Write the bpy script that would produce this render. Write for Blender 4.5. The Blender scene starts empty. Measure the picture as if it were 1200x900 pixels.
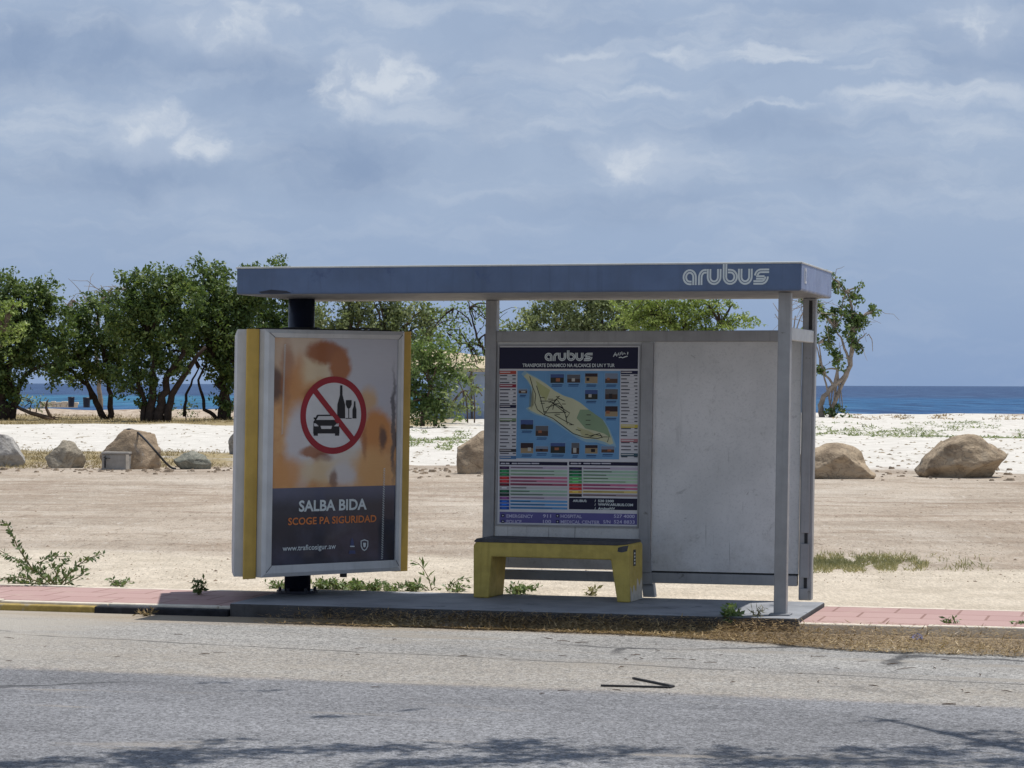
import bpy, bmesh, math, random
import numpy as np
from mathutils import Vector, Matrix, noise as mnoise

random.seed(7)
RNG = np.random.default_rng(11)
sc = bpy.context.scene
COL = sc.collection
R = math.radians

# ------------------------------------------------------------------ camera, sky, sun, exposure
F, HZ, ROLL = 2933.6, 450.88, R(0.165)          # focal length in pixels of the 1200x900 photograph, horizon row, roll
CAMZ = 1.75
cam_d = bpy.data.cameras.new('camera')
cam = bpy.data.objects.new('camera', cam_d)
COL.objects.link(cam)
cam_d.sensor_width = 36.0
cam_d.lens = F / 1200 * 36.0
cam_d.clip_start, cam_d.clip_end = 0.1, 60000
cam.matrix_world = Matrix.Translation((0, 0, CAMZ)) @ Matrix.Rotation(R(90) + (HZ - 450) / F, 4, 'X') @ Matrix.Rotation(ROLL, 4, 'Z')
sc.camera = cam

SUN = Vector((0.2709, 0.1250, 1.0)).normalized()   # towards the sun
SUN_EL = math.asin(SUN.z)
SUN_AZ = math.atan2(SUN.x, SUN.y)
sun_d = bpy.data.lights.new('sun', 'SUN')
sun_d.energy = 4.3
sun_d.angle = R(0.53)
sun_d.color = (1.0, 0.965, 0.91)
sun_o = bpy.data.objects.new('sun', sun_d)
COL.objects.link(sun_o)
sun_o.rotation_euler = SUN.to_track_quat('Z', 'Y').to_euler()
sun_o.location = (30, 10, 60)

SKY_STRENGTH = 0.085
EXPOSURE = 0.0
sc.view_settings.view_transform = 'Standard'
sc.view_settings.look = 'None'
sc.view_settings.gamma = 1
sc.view_settings.exposure = EXPOSURE
sc.view_settings.use_curve_mapping = False


def S(r, g, b, k=1.0):
    """sRGB 0-255 to linear."""
    def f(c):
        c /= 255
        return (c / 12.92 if c <= 0.04045 else ((c + 0.055) / 1.055) ** 2.4) * k
    return (f(r), f(g), f(b), 1.0)


class NT:
    """small helper round a node tree"""
    def __init__(s, tree):
        s.t = tree
        s.n = tree.nodes
        s.l = tree.links

    def node(s, typ, **kw):
        n = s.n.new(typ)
        for k, v in kw.items():
            setattr(n, k, v)
        return n

    def put(s, sock, val):
        if val is None:
            return
        if isinstance(val, bpy.types.NodeSocket):
            s.l.new(val, sock)
        else:
            sock.default_value = val

    def math(s, op, a, b=None, c=None, clamp=False):
        n = s.node('ShaderNodeMath', operation=op, use_clamp=clamp)
        s.put(n.inputs[0], a)
        s.put(n.inputs[1], b)
        s.put(n.inputs[2], c)
        return n.outputs[0]

    def vmath(s, op, a, b=None):
        n = s.node('ShaderNodeVectorMath', operation=op)
        a = a[:3] if isinstance(a, tuple) else a
        s.put(n.inputs[0], a)
        s.put(n.inputs[1], b)
        return n.outputs['Value'] if op in ('LENGTH', 'DOT_PRODUCT') else n.outputs[0]

    def rng(s, v, a, b, c=0.0, d=1.0, smooth=True):
        n = s.node('ShaderNodeMapRange')
        n.interpolation_type = 'SMOOTHSTEP' if smooth else 'LINEAR'
        s.put(n.inputs['Value'], v)
        for k, x in zip(('From Min', 'From Max', 'To Min', 'To Max'), (a, b, c, d)):
            s.put(n.inputs[k], x)
        return n.outputs[0]

    def mix(s, fac, a, b, blend='MIX'):
        n = s.node('ShaderNodeMix', data_type='RGBA', blend_type=blend)
        s.put(n.inputs[0], fac)
        s.put(n.inputs[6], a)
        s.put(n.inputs[7], b)
        return n.outputs[2]

    def noise(s, vec, scale, detail=4.0, rough=0.55, dist=0.0, out='Fac'):
        n = s.node('ShaderNodeTexNoise')
        s.put(n.inputs['Vector'], vec)
        s.put(n.inputs['Scale'], scale)
        n.inputs['Detail'].default_value = detail
        n.inputs['Roughness'].default_value = rough
        n.inputs['Distortion'].default_value = dist
        return n.outputs[out]

    def voro(s, vec, scale, feature='F1', out='Distance', rand=1.0):
        n = s.node('ShaderNodeTexVoronoi', feature=feature)
        s.put(n.inputs['Vector'], vec)
        s.put(n.inputs['Scale'], scale)
        n.inputs['Randomness'].default_value = rand
        return n.outputs[out]

    def xyz(s, v):
        n = s.node('ShaderNodeSeparateXYZ')
        s.put(n.inputs[0], v)
        return n.outputs

    def comb(s, x, y, z):
        n = s.node('ShaderNodeCombineXYZ')
        for i, v in enumerate((x, y, z)):
            s.put(n.inputs[i], v)
        return n.outputs[0]

    def scale(s, v, k):
        return s.vmath('MULTIPLY', v, k)

    def blob(s, v, c, r, a=1.15, b=0.55):
        """1 inside an ellipse c, r of the vector v, falling off smoothly"""
        q = s.vmath('MULTIPLY', s.vmath('SUBTRACT', v, c), tuple(1 / x if x else 0 for x in r))
        return s.rng(s.vmath('LENGTH', q), a, b)


# ---- world
world = bpy.data.worlds.new('World')
sc.world = world
world.use_nodes = True
w = NT(world.node_tree)
w.n.clear()
sky = w.node('ShaderNodeTexSky', sky_type='NISHITA')
sky.sun_disc = False
sky.sun_elevation = SUN_EL
sky.sun_rotation = SUN_AZ
sky.air_density, sky.dust_density, sky.ozone_density = 1.0, 0.6, 1.5
dirv = w.node('ShaderNodeTexCoord').outputs['Generated']
dx, dy, dz = w.xyz(dirv)
dyc = w.math('MAXIMUM', w.math('ABSOLUTE', dy), 0.12)
av = w.comb(w.math('DIVIDE', dx, dyc), w.math('DIVIDE', dz, dyc), 0.0)   # tangents of azimuth and elevation


def sk(x, y):
    return ((x - 600) / F, (451 - y) / F, 0.0)


def sr(x, y):
    return (x / F, y / F, 0)


warp = w.vmath('MULTIPLY', w.vmath('SUBTRACT', w.noise(av, 34, 5, 0.6, out='Color'), (0.5, 0.5, 0.5)), (0.035, 0.022, 0))
aw = w.vmath('ADD', av, warp)
base = w.vmath('MULTIPLY', sky.outputs[0], (0.62, 0.74, 0.92))
lift = w.rng(w.xyz(av)[1], -0.005, 0.085, 0.0, 1.0, False)
SKL = 1.0 / SKY_STRENGTH
CL_HI = tuple(c * SKL for c in S(204, 213, 225)[:3]) + (1,)
CL_MID = tuple(c * SKL for c in S(165, 182, 207)[:3]) + (1,)
CL_MID2 = tuple(c * SKL for c in S(178, 192, 213)[:3]) + (1,)
CL_LOW = tuple(c * SKL for c in S(140, 160, 190)[:3]) + (1,)
CL_HZ = tuple(c * SKL for c in S(136, 161, 200)[:3]) + (1,)
veil = w.mix(lift, CL_HZ, CL_MID)
# thin veil of cloud low over the sea; it thins out overhead, where the clear sky shows
cover = w.rng(w.xyz(av)[1], 0.25, 2.2, 0.93, 0.45)
skyc = w.mix(cover, base, veil)
streak = w.noise(w.vmath('MULTIPLY', aw, (14, 62, 1)), 1.0, 6, 0.6)
skyc = w.mix(w.math('MULTIPLY', w.rng(streak, 0.42, 0.70), w.rng(w.xyz(av)[1], 0.03, 0.12, 0.1, 0.5)), skyc, CL_HI)
soft = w.noise(w.vmath('MULTIPLY', aw, (16, 30, 1)), 1.0, 5, 0.55)
skyc = w.mix(w.math('MULTIPLY', w.rng(soft, 0.48, 0.7), w.rng(w.xyz(av)[1], 0.02, 0.11, 0.05, 0.38)), skyc, CL_LOW)


def blobs(lst):
    acc = None
    for x, y, rx, ry, k in lst:
        b = w.math('MULTIPLY', w.blob(aw, sk(x, y), sr(rx, ry), 1.35, 0.2), k)
        acc = b if acc is None else w.math('MAXIMUM', acc, b)
    return acc


fine = w.noise(w.vmath('MULTIPLY', aw, (42, 58, 1)), 1.0, 7, 0.6)
puff = w.noise(w.vmath('MULTIPLY', aw, (30, 36, 1)), 1.0, 9, 0.58, 0.25)
lump = w.noise(w.vmath('ADD', w.vmath('MULTIPLY', aw, (55, 62, 1)), (3.1, 0.35, 0.0)), 1.0, 6, 0.6)
dark = blobs([(60, 60, 190, 55, 1.0), (330, 95, 120, 40, .7), (400, 190, 110, 50, 1.0), (150, 205, 190, 35, .8), (260, 75, 110, 26, .9), (640, 40, 130, 60, .45),
              (730, 240, 150, 26, .4), (1150, 60, 120, 50, .7), (900, 150, 170, 22, .5), (560, 150, 60, 60, .3), (1000, 200, 120, 30, .4), (960, 20, 120, 30, .4)])
skyc = w.mix(w.math('MULTIPLY', dark, w.rng(puff, 0.28, 0.62, 0.35, 1.0)), skyc, CL_LOW)


def cloud(lst, lo, hi, amount, amp=1.0):
    """cumulus with a ragged edge: a field of soft lobes cut by fine noise"""
    f = w.math('ADD', blobs(lst), w.math('MULTIPLY', w.math('SUBTRACT', puff, 0.5), 1.5 * amp))
    return w.math('MULTIPLY', w.rng(f, lo, hi), amount)


soft_c = cloud([(440, 85, 100, 60, .9), (190, 150, 110, 55, .85), (250, 30, 130, 55, .8), (765, 190, 90, 50, .7), (845, 170, 60, 40, .6), (1160, 30, 90, 60, .7), (230, 232, 80, 32, .6), (640, 70, 120, 60, .6), (1080, 120, 150, 30, .6)], 0.25, 0.85, 0.5)
skyc = w.mix(soft_c, skyc, CL_MID2)
brt = cloud([(435, 82, 80, 40, 1.0), (480, 92, 45, 36, .95), (390, 105, 45, 36, .9), (410, 125, 40, 26, .7), (195, 128, 60, 30, .9), (150, 145, 50, 26, .75), (245, 165, 46, 34, .85), (265, 28, 80, 36, .85), (320, 18, 40, 30, .6),
             (750, 190, 42, 30, .7), (832, 172, 34, 20, .65), (1150, 25, 60, 40, .55)], 0.34, 0.92, 1.0)
skyc = w.mix(w.math('MULTIPLY', brt, w.rng(lump, 0.36, 0.64, 0.15, 1.0)), skyc, CL_HI)
thin = w.noise(w.vmath('MULTIPLY', aw, (16, 95, 1)), 1.0, 6, 0.62)
strk = cloud([(690, 65, 80, 14, .8), (805, 62, 50, 11, 1.0), (905, 60, 95, 14, 1.0), (1080, 112, 140, 20, 1.0), (885, 122, 100, 8, .9), (735, 105, 110, 13, .7), (1000, 75, 60, 8, .6), (1130, 140, 80, 10, .6)], 0.30, 0.95, 0.7, 0.6)
skyc = w.mix(w.math('MULTIPLY', strk, w.rng(thin, 0.38, 0.58, 0.2, 1.0)), skyc, CL_HI)
bg = w.node('ShaderNodeBackground')
w.put(bg.inputs[0], skyc)
bg.inputs[1].default_value = SKY_STRENGTH
wo = w.node('ShaderNodeOutputWorld')
w.l.new(bg.outputs[0], wo.inputs[0])

# ------------------------------------------------------------------ geometry of the place
TH = 0.2581                                      # the kerb line runs 14.8 degrees off the camera's x axis
CT, ST = math.cos(TH), math.sin(TH)
X0, Y0, PADZ = 1.969, 17.956, 0.10               # foot of the front post of the shelter
LEAN = 0.0129
WALKZ = 0.066


def px(x, y):
    """tangents (right, up) of a photograph pixel"""
    a, b = x - 600, y - HZ
    c, s = math.cos(ROLL), math.sin(ROLL)
    return ((c * a + s * b) / F, -(-s * a + c * b) / F)


def gp(x, y, z=0.0):
    a, b = px(x, y)
    t = (z - CAMZ) / b
    return Vector((a * t, t, z))


def at(x, y, Y):
    a, b = px(x, y)
    return Vector((a * Y, Y, CAMZ + b * Y))


def uv(P):
    ex, ey = P[0] - X0, P[1] - Y0
    return ex * CT - ey * ST, ex * ST + ey * CT


def wp(u, v, z=0.0):
    return Vector((X0 + u * CT + v * ST, Y0 - u * ST + v * CT, z))


def rp(x, y, v):
    """pixel to (u, z) of the plane v = const in the leaning frame of the shelter"""
    a, b = px(x, y)
    t = (v + X0 * ST + Y0 * CT) / (a * ST + CT)
    u = (a * t - X0) * CT - (t - Y0) * ST
    z = CAMZ + b * t - PADZ
    return u - LEAN * z, z


# ------------------------------------------------------------------ object helpers
def tag(o, label=None, cat=None, group=None, kind=None):
    for k, v in (('label', label), ('category', cat), ('group', group), ('kind', kind)):
        if v:
            o[k] = v
    return o


def empty(name, loc, rot=(0, 0, 0), **kw):
    o = bpy.data.objects.new(name, None)
    o.empty_display_size = 0.2
    COL.objects.link(o)
    o.location = loc
    o.rotation_euler = rot
    return tag(o, **kw)


def link(name, me, mats, parent=None, smooth=False):
    for m in (mats if isinstance(mats, (list, tuple)) else [mats]):
        me.materials.append(m)
    o = bpy.data.objects.new(name, me)
    COL.objects.link(o)
    if parent:
        o.parent = parent
    if smooth:
        me.polygons.foreach_set('use_smooth', [True] * len(me.polygons))
    return o


class MB:
    def __init__(s):
        s.v, s.f, s.m = [], [], []

    def add(s, vs, fs, mi=0):
        o = len(s.v)
        s.v += [tuple(p) for p in vs]
        s.f += [tuple(i + o for i in f) for f in fs]
        s.m += [mi] * len(fs)

    def box(s, x0, x1, y0, y1, z0, z1, mi=0):
        s.add([(x, y, z) for z in (z0, z1) for y in (y0, y1) for x in (x0, x1)],
              [(0, 2, 3, 1), (4, 5, 7, 6), (0, 1, 5, 4), (2, 6, 7, 3), (0, 4, 6, 2), (1, 3, 7, 5)], mi)

    def prism(s, pts, z0, z1, mi=0, cap=None):
        """counter-clockwise plan polygon pulled up from z0 to z1"""
        n = len(pts)
        s.add([(p[0], p[1], z0) for p in pts] + [(p[0], p[1], z1) for p in pts],
              [(i, (i + 1) % n, n + (i + 1) % n, n + i) for i in range(n)], mi)
        o = len(s.v) - 2 * n
        s.f += [tuple(o + i for i in reversed(range(n))), tuple(o + n + i for i in range(n))]
        s.m += [mi if cap is None else cap] * 2

    def xzprism(s, pts, y0, y1, mi=0):
        n = len(pts)
        s.add([(p[0], y0, p[1]) for p in pts] + [(p[0], y1, p[1]) for p in pts],
              [(i, (i + 1) % n, n + (i + 1) % n, n + i) for i in range(n)] + [tuple(reversed(range(n))), tuple(n + i for i in range(n))], mi)

    def tube(s, pts, rad, n=8, mi=0, caps=True):
        pts = [Vector(p) for p in pts]
        rad = rad if isinstance(rad, (list, tuple)) else [rad] * len(pts)
        vs, fs = [], []
        ref = None
        for i, p in enumerate(pts):
            d = (pts[min(i + 1, len(pts) - 1)] - pts[max(i - 1, 0)]).normalized()
            if ref is None:
                ref = d.orthogonal().normalized()
            ref = (ref - d * ref.dot(d)).normalized()
            b = d.cross(ref)
            for k in range(n):
                a = 2 * math.pi * k / n
                vs.append(p + (ref * math.cos(a) + b * math.sin(a)) * rad[i])
        for i in range(len(pts) - 1):
            for k in range(n):
                fs.append((i * n + k, i * n + (k + 1) % n, (i + 1) * n + (k + 1) % n, (i + 1) * n + k))
        if caps:
            fs += [tuple(reversed(range(n))), tuple((len(pts) - 1) * n + k for k in range(n))]
        s.add(vs, fs, mi)

    def flat(s, pts, y, mi=0):
        """polygon in the x-z plane at y, facing -y"""
        s.add([(p[0], y, p[1]) for p in pts], [tuple(range(len(pts)))], mi)

    def rect(s, x0, x1, z0, z1, y, mi=0):
        s.flat([(x0, z0), (x1, z0), (x1, z1), (x0, z1)], y, mi)

    def ribbon(s, pts, wd, y, mi=0, closed=False):
        """flat line of width wd along a polyline in the x-z plane"""
        n = len(pts)
        P = [Vector((p[0], p[1])) for p in pts]
        L, Rr = [], []
        for i in range(n):
            if closed:
                a, b = P[i - 1], P[(i + 1) % n]
            else:
                a, b = P[max(i - 1, 0)], P[min(i + 1, n - 1)]
            d = (b - a)
            d = d.normalized() if d.length > 1e-9 else Vector((1, 0))
            nn = Vector((-d.y, d.x)) * wd / 2
            L.append(P[i] + nn)
            Rr.append(P[i] - nn)
        vs = [(p.x, y, p.y) for p in L] + [(p.x, y, p.y) for p in Rr]
        fs = [(i, n + i, n + (i + 1) % n, (i + 1) % n) for i in range(n if closed else n - 1)]
        s.add(vs, fs, mi)

    def mesh(s, name, bevel=0.0, seg=2):
        me = bpy.data.meshes.new(name)
        me.from_pydata(s.v, [], s.f)
        me.polygons.foreach_set('material_index', s.m)
        if bevel:
            bm = bmesh.new()
            bm.from_mesh(me)
            es = [e for e in bm.edges if len(e.link_faces) == 2 and e.calc_face_angle(0) > 0.4]
            bmesh.ops.bevel(bm, geom=es, offset=bevel, segments=seg, profile=0.5, affect='EDGES', clamp_overlap=True)
            bm.to_mesh(me)
            bm.free()
        me.update()
        return me

    def build(s, name, mats, parent=None, bevel=0.0, seg=2, smooth=False):
        return link(name, s.mesh(name, bevel, seg), mats, parent, smooth)


_text_cache = {}


def text(mb, string, x, z, h, y, mi=0, align='L', width=None, bold=0.0, sx=1.0):
    """lay flat letters in the x-z plane at y; h is the cap height"""
    key = (string, bold)
    if key not in _text_cache:
        cu = bpy.data.curves.new('lettering', 'FONT')
        cu.body = string
        cu.size = 1.0
        cu.offset = bold
        cu.resolution_u = 3
        ob = bpy.data.objects.new('lettering', cu)
        COL.objects.link(ob)
        dg = bpy.context.evaluated_depsgraph_get()
        me = bpy.data.meshes.new_from_object(ob.evaluated_get(dg))
        vs = [(v.co.x, v.co.y) for v in me.vertices]
        fs = [tuple(p.vertices) for p in me.polygons]
        fl = [p.normal.z for p in me.polygons]
        fs = [f if n > 0 else tuple(reversed(f)) for f, n in zip(fs, fl)]
        bpy.data.objects.remove(ob)
        bpy.data.curves.remove(cu)
        bpy.data.meshes.remove(me)
        _text_cache[key] = (vs, fs)
    vs, fs = _text_cache[key]
    x0, x1 = min(v[0] for v in vs), max(v[0] for v in vs)
    k = h / 0.73
    kx = k * sx if width is None else width / (x1 - x0)
    wdt = (x1 - x0) * kx
    off = {'L': 0, 'C': -wdt / 2, 'R': -wdt}[align]
    mb.add([(x + off + (v[0] - x0) * kx, y, z + v[1] * k) for v in vs], fs, mi)


def arc(cx, cz, r, a0, a1, n=10):
    return [(cx + r * math.cos(R(a0 + (a1 - a0) * i / n)), cz + r * math.sin(R(a0 + (a1 - a0) * i / n))) for i in range(n + 1)]


def logo(mb, x, z, wd, ht, y, mi=0, lw=0.2):
    """lower-case word drawn with two parallel lines: every stroke is an outline pair round one centre line"""
    xh = ht * 0.765                                 # x-height
    t = wd * 0.050                                  # stroke band
    r0 = xh / 2
    for ch, f0, f1 in (('a', 0.0, .164), ('r', .181, .279), ('u', .283, .452), ('b', .468, .643), ('u', .645, .814), ('s', .83, 1.0)):
        xa, xb = x + wd * f0, x + wd * f1
        cx, rx = (xa + xb) / 2, (xb - xa - t) / 2

        def stroke(f):
            for o in (-0.5, 0.5):
                mb.ribbon(f(o * t * 0.60), t * 0.42, y, mi)

        def ell(a0, a1, d, n=16):
            return [(cx + (rx + d) * math.cos(R(a0 + (a1 - a0) * k / n)), z + r0 + (r0 - t / 2 + d) * math.sin(R(a0 + (a1 - a0) * k / n))) for k in range(n + 1)]
        if ch == 'a':
            stroke(lambda d: [(cx + rx + d, z), (cx + rx + d, z + r0)] + ell(0, 270, d)[1:] + [(cx + rx * 0.40, z + t / 2 - d)])
        elif ch == 'r':
            w2 = xb - xa - t / 2
            stroke(lambda d: [(xa + t / 2 - d, z), (xa + t / 2 - d, z + xh * 0.45)] + [(xa + t / 2 + w2 * 0.75 - (w2 * 0.75 + d) * math.cos(R(k * 9)), z + xh * 0.45 + (xh * 0.55 - t / 2 + d) * math.sin(R(k * 9))) for k in range(1, 11)]
                   + [(xb, z + xh - t / 2 + d)])
        elif ch == 'u':
            stroke(lambda d: [(cx - rx - d, z + xh), (cx - rx - d, z + r0)] + ell(180, 360, d)[1:] + [(cx + rx + d, z + xh)])
        elif ch == 'b':
            stroke(lambda d: [(cx - rx - d, z + ht), (cx - rx - d, z + r0)] + ell(180, 450, d)[1:])
            stroke(lambda d: [(cx - rx * 0.45, z + xh - t / 2 + d), (cx, z + xh - t / 2 + d)])
        elif ch == 's':
            q = (xh - 2 * t) / 2
            stroke(lambda d: [(xb + t * .1, z + xh - t / 2 + d)] + [(cx - rx * 0.1 + (rx * 0.9 + d) * math.cos(R(a)), z + r0 + (r0 - t / 2 + d) * math.sin(R(a))) for a in range(90, 171, 10)])
            stroke(lambda d: [(xa - t * .1, z + t / 2 - d)] + [(cx + rx * 0.1 + (rx * 0.9 + d) * math.cos(R(a)), z + r0 + (r0 - t / 2 + d) * math.sin(R(a))) for a in range(-90, -9, 10)] + [(cx + rx + d, z + r0)])
            stroke(lambda d: [(cx - rx, z + r0 - t * .2 + d * .95), (cx + rx * 0.62, z + r0 - t * .2 + d * .95)])


# ------------------------------------------------------------------ materials
def mat(name, color, rough=0.6, var=0.15, scale=6.0, bump=0.0, bscale=60.0, metal=0.0, spec=0.4, stains=None, coat=0.0, streak=0.0, edge=None):
    """painted or raw surface with uneven tone, optional stains (colour, amount, scale) and vertical run marks"""
    m = bpy.data.materials.new(name)
    m.use_nodes = True
    t = NT(m.node_tree)
    p = t.n['Principled BSDF']
    v = t.node('ShaderNodeTexCoord').outputs['Object']
    n1 = t.noise(v, scale, 6, 0.6)
    lo = tuple(c * (1 - var) for c in color[:3]) + (1,)
    hi = tuple(min(1, c * (1 + var)) for c in color[:3]) + (1,)
    c = t.mix(t.rng(n1, 0.3, 0.7), lo, hi)
    if streak:
        s = t.noise(t.vmath('MULTIPLY', v, (26, 26, 1.6)), 1.0, 4, 0.6)
        c = t.mix(t.math('MULTIPLY', t.rng(s, 0.5, 0.72), streak), c, tuple(x * 0.5 for x in color[:3]) + (1,))
    if stains:
        for sc_, am, ss in stains:
            k = t.noise(v, ss, 7, 0.7, 0.4)
            c = t.mix(t.rng(k, 0.72 - am * 0.3, 0.78 - am * 0.22), c, sc_)
    t.put(p.inputs['Base Color'], c)
    t.put(p.inputs['Roughness'], t.rng(t.noise(v, scale * 3, 4), 0.3, 0.7, max(0, rough - 0.1), min(1, rough + 0.1)))
    p.inputs['Metallic'].default_value = metal
    p.inputs['Specular IOR Level'].default_value = spec
    p.inputs['Coat Weight'].default_value = coat
    p.inputs['Coat Roughness'].default_value = 0.12
    if bump:
        b = t.node('ShaderNodeBump')
        b.inputs['Strength'].default_value = bump
        b.inputs['Distance'].default_value = 0.01
        t.put(b.inputs['Height'], t.noise(v, bscale, 5, 0.65))
        t.l.new(b.outputs[0], p.inputs['Normal'])
    return m


def plain(name, color, rough=0.55, spec=0.3):
    m = bpy.data.materials.new(name)
    m.use_nodes = True
    t = NT(m.node_tree)
    p = t.n['Principled BSDF']
    v = t.node('ShaderNodeTexCoord').outputs['Object']
    t.put(p.inputs['Base Color'], t.mix(t.noise(v, 9, 5, 0.6), tuple(c * 0.85 for c in color[:3]) + (1,), tuple(min(1, c * 1.15) for c in color[:3]) + (1,)))
    p.inputs['Roughness'].default_value = rough
    p.inputs['Specular IOR Level'].default_value = spec
    return m


def leafmat(name, c1, c2, c3, trans=0.3):
    m = bpy.data.materials.new(name)
    m.use_nodes = True
    t = NT(m.node_tree)
    p = t.n['Principled BSDF']
    g = t.node('ShaderNodeNewGeometry')
    r = t.node('ShaderNodeValToRGB')
    r.color_ramp.elements[0].color = c1
    r.color_ramp.elements[1].color = c3
    e = r.color_ramp.elements.new(0.55)
    e.color = c2
    v = t.node('ShaderNodeTexCoord').outputs['Object']
    k = t.math('ADD', t.math('MULTIPLY', g.outputs['Random Per Island'], 0.65), t.math('MULTIPLY', t.rng(t.noise(v, 0.9, 3), 0.35, 0.65), 0.35))
    t.put(r.inputs[0], k)
    t.put(p.inputs['Base Color'], r.outputs[0])
    p.inputs['Roughness'].default_value = 0.45
    p.inputs['Specular IOR Level'].default_value = 0.35
    tr = t.node('ShaderNodeBsdfTranslucent')
    t.put(tr.inputs[0], t.vmath('MULTIPLY', r.outputs[0], (1.3, 1.35, 0.8)))
    mx = t.node('ShaderNodeMixShader')
    mx.inputs[0].default_value = trans
    t.l.new(p.outputs[0], mx.inputs[1])
    t.l.new(tr.outputs[0], mx.inputs[2])
    t.l.new(mx.outputs[0], t.n['Material Output'].inputs[0])
    return m


M = {}
M['alu'] = mat('weathered_grey_metal', S(142, 143, 145), 0.5, 0.10, 5, 0.05, 80, 0.15, 0.4, stains=[(S(100, 98, 96), 0.25, 9)], streak=0.25)
M['alu_light'] = mat('pale_grey_paint', S(186, 188, 186), 0.45, 0.08, 6, 0.03, 70, 0.1, 0.4, stains=[(S(120, 116, 108), 0.18, 16)], streak=0.15)
M['blue'] = mat('faded_blue_paint', S(78, 97, 128), 0.4, 0.14, 2.2, 0.04, 60, 0, 0.45, stains=[(S(62, 80, 116), 0.35, 3.0)], streak=0.25)
M['blue_side'] = mat('faded_blue_paint_sunlit', S(124, 138, 170), 0.5, 0.10, 3.0, 0.03, 60, 0, 0.4, stains=[(S(100, 116, 150), 0.3, 4.0)], streak=0.2)  # faded blue, lightened on the sunward end: sunlight put into the colour
M['under'] = mat('grey_soffit', S(122, 124, 128), 0.6, 0.12, 3, 0, 60, 0, 0.3, stains=[(S(92, 92, 92), 0.3, 4)])
M['pole'] = mat('dark_blue_pole_paint', S(30, 36, 52), 0.4, 0.25, 4, 0.03, 60, 0, 0.4)
M['yellow'] = mat('ad_yellow_paint', S(186, 154, 76), 0.5, 0.10, 5, 0.03, 60, 0, 0.4, stains=[(S(120, 96, 52), 0.12, 12)], streak=0.2)
M['frame'] = mat('ad_frame_paint', S(188, 190, 192), 0.4, 0.07, 5, 0.02, 60, 0.05, 0.45, stains=[(S(120, 122, 128), 0.16, 14)], streak=0.18)
M['black'] = mat('black_paint', S(26, 27, 30), 0.5, 0.3, 10)
M['white'] = plain('white_print', S(214, 216, 214))
M['letter'] = plain('off_white_lettering', S(196, 204, 206))
M['navy'] = plain('navy_print', S(28, 30, 62), 0.4, 0.2)
M['ink'] = plain('dark_ink', S(30, 31, 36), 0.45)
M['red'] = plain('dark_red_print', S(142, 34, 46), 0.4)
M['orange'] = plain('orange_print', S(198, 118, 66), 0.4)
M['bench_y'] = mat('bench_yellow_paint', S(178, 158, 84), 0.68, 0.16, 7, 0.25, 50, 0, 0.3, stains=[(S(146, 126, 72), 0.25, 9), (S(112, 104, 88), 0.14, 20)], streak=0.25)
M['bench_top'] = mat('bench_dark_top', S(72, 72, 76), 0.75, 0.25, 9, 0.2, 60, 0, 0.3, stains=[(S(120, 112, 92), 0.15, 16)])
M['kerb_y'] = mat('kerb_yellow_paint', S(160, 138, 78), 0.75, 0.25, 12, 0.4, 50, 0, 0.2, stains=[(S(150, 140, 124), 0.55, 7), (S(84, 78, 70), 0.3, 14)])
M['kerb_k'] = mat('kerb_black_paint', S(40, 40, 44), 0.7, 0.35, 12, 0.4, 50, 0, 0.2, stains=[(S(130, 124, 116), 0.25, 10)])
M['conc'] = mat('pad_concrete', S(138, 140, 144), 0.85, 0.18, 2.6, 0.35, 45, 0, 0.2, stains=[(S(98, 102, 110), 0.45, 3.5), (S(160, 160, 158), 0.3, 6)])
M['conc_edge'] = mat('pale_concrete_edging', S(206, 196, 180), 0.85, 0.12, 9, 0.4, 50, 0, 0.2, stains=[(S(150, 142, 130), 0.3, 11)])
M['bark'] = mat('grey_brown_bark', S(92, 78, 66), 0.9, 0.3, 5, 0.8, 18, 0, 0.2)
M['bark_dark'] = mat('dark_bark', S(62, 52, 46), 0.9, 0.3, 5, 0.8, 18, 0, 0.2)
M['bark_pale'] = mat('pale_grey_bark', S(140, 128, 116), 0.9, 0.3, 4, 0.8, 18, 0, 0.2)
M['stem'] = mat('weed_stem', S(104, 96, 62), 0.8, 0.2, 30)
M['rubber'] = mat('black_rubber', S(34, 34, 36), 0.6, 0.2, 20)
M['bin'] = mat('dark_blue_bin', S(30, 40, 62), 0.5, 0.2, 5)
M['boxconc'] = mat('grey_box_concrete', S(150, 146, 140), 0.85, 0.12, 8, 0.3, 40, 0, 0.2, stains=[(S(104, 100, 96), 0.25, 8)])
M['leaf_dark'] = leafmat('dark_green_leaves', S(60, 78, 44), S(88, 108, 60), S(138, 152, 92), 0.32)
M['leaf_mid'] = leafmat('mid_green_leaves', S(74, 92, 52), S(104, 124, 72), S(146, 160, 100), 0.32)
M['leaf_grey'] = leafmat('grey_green_leaves', S(88, 98, 68), S(122, 132, 92), S(162, 168, 128), 0.32)
M['leaf_lime'] = leafmat('yellow_green_leaves', S(92, 110, 54), S(122, 138, 70), S(158, 168, 98), 0.3)
M['leaf_weed'] = leafmat('weed_leaves', S(62, 82, 50), S(98, 116, 72), S(136, 148, 98), 0.25)
M['leaf_herb'] = leafmat('fresh_herb_leaves', S(76, 96, 60), S(106, 126, 80), S(146, 158, 108), 0.28)
M['grass'] = leafmat('roadside_grass', S(112, 114, 80), S(146, 142, 102), S(186, 172, 132), 0.2)
M['straw'] = leafmat('dry_straw', S(104, 84, 58), S(146, 122, 84), S(190, 168, 124), 0.1)
M['drygrass'] = leafmat('dry_grass', S(122, 106, 74), S(150, 134, 98), S(176, 160, 122), 0.12)


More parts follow.
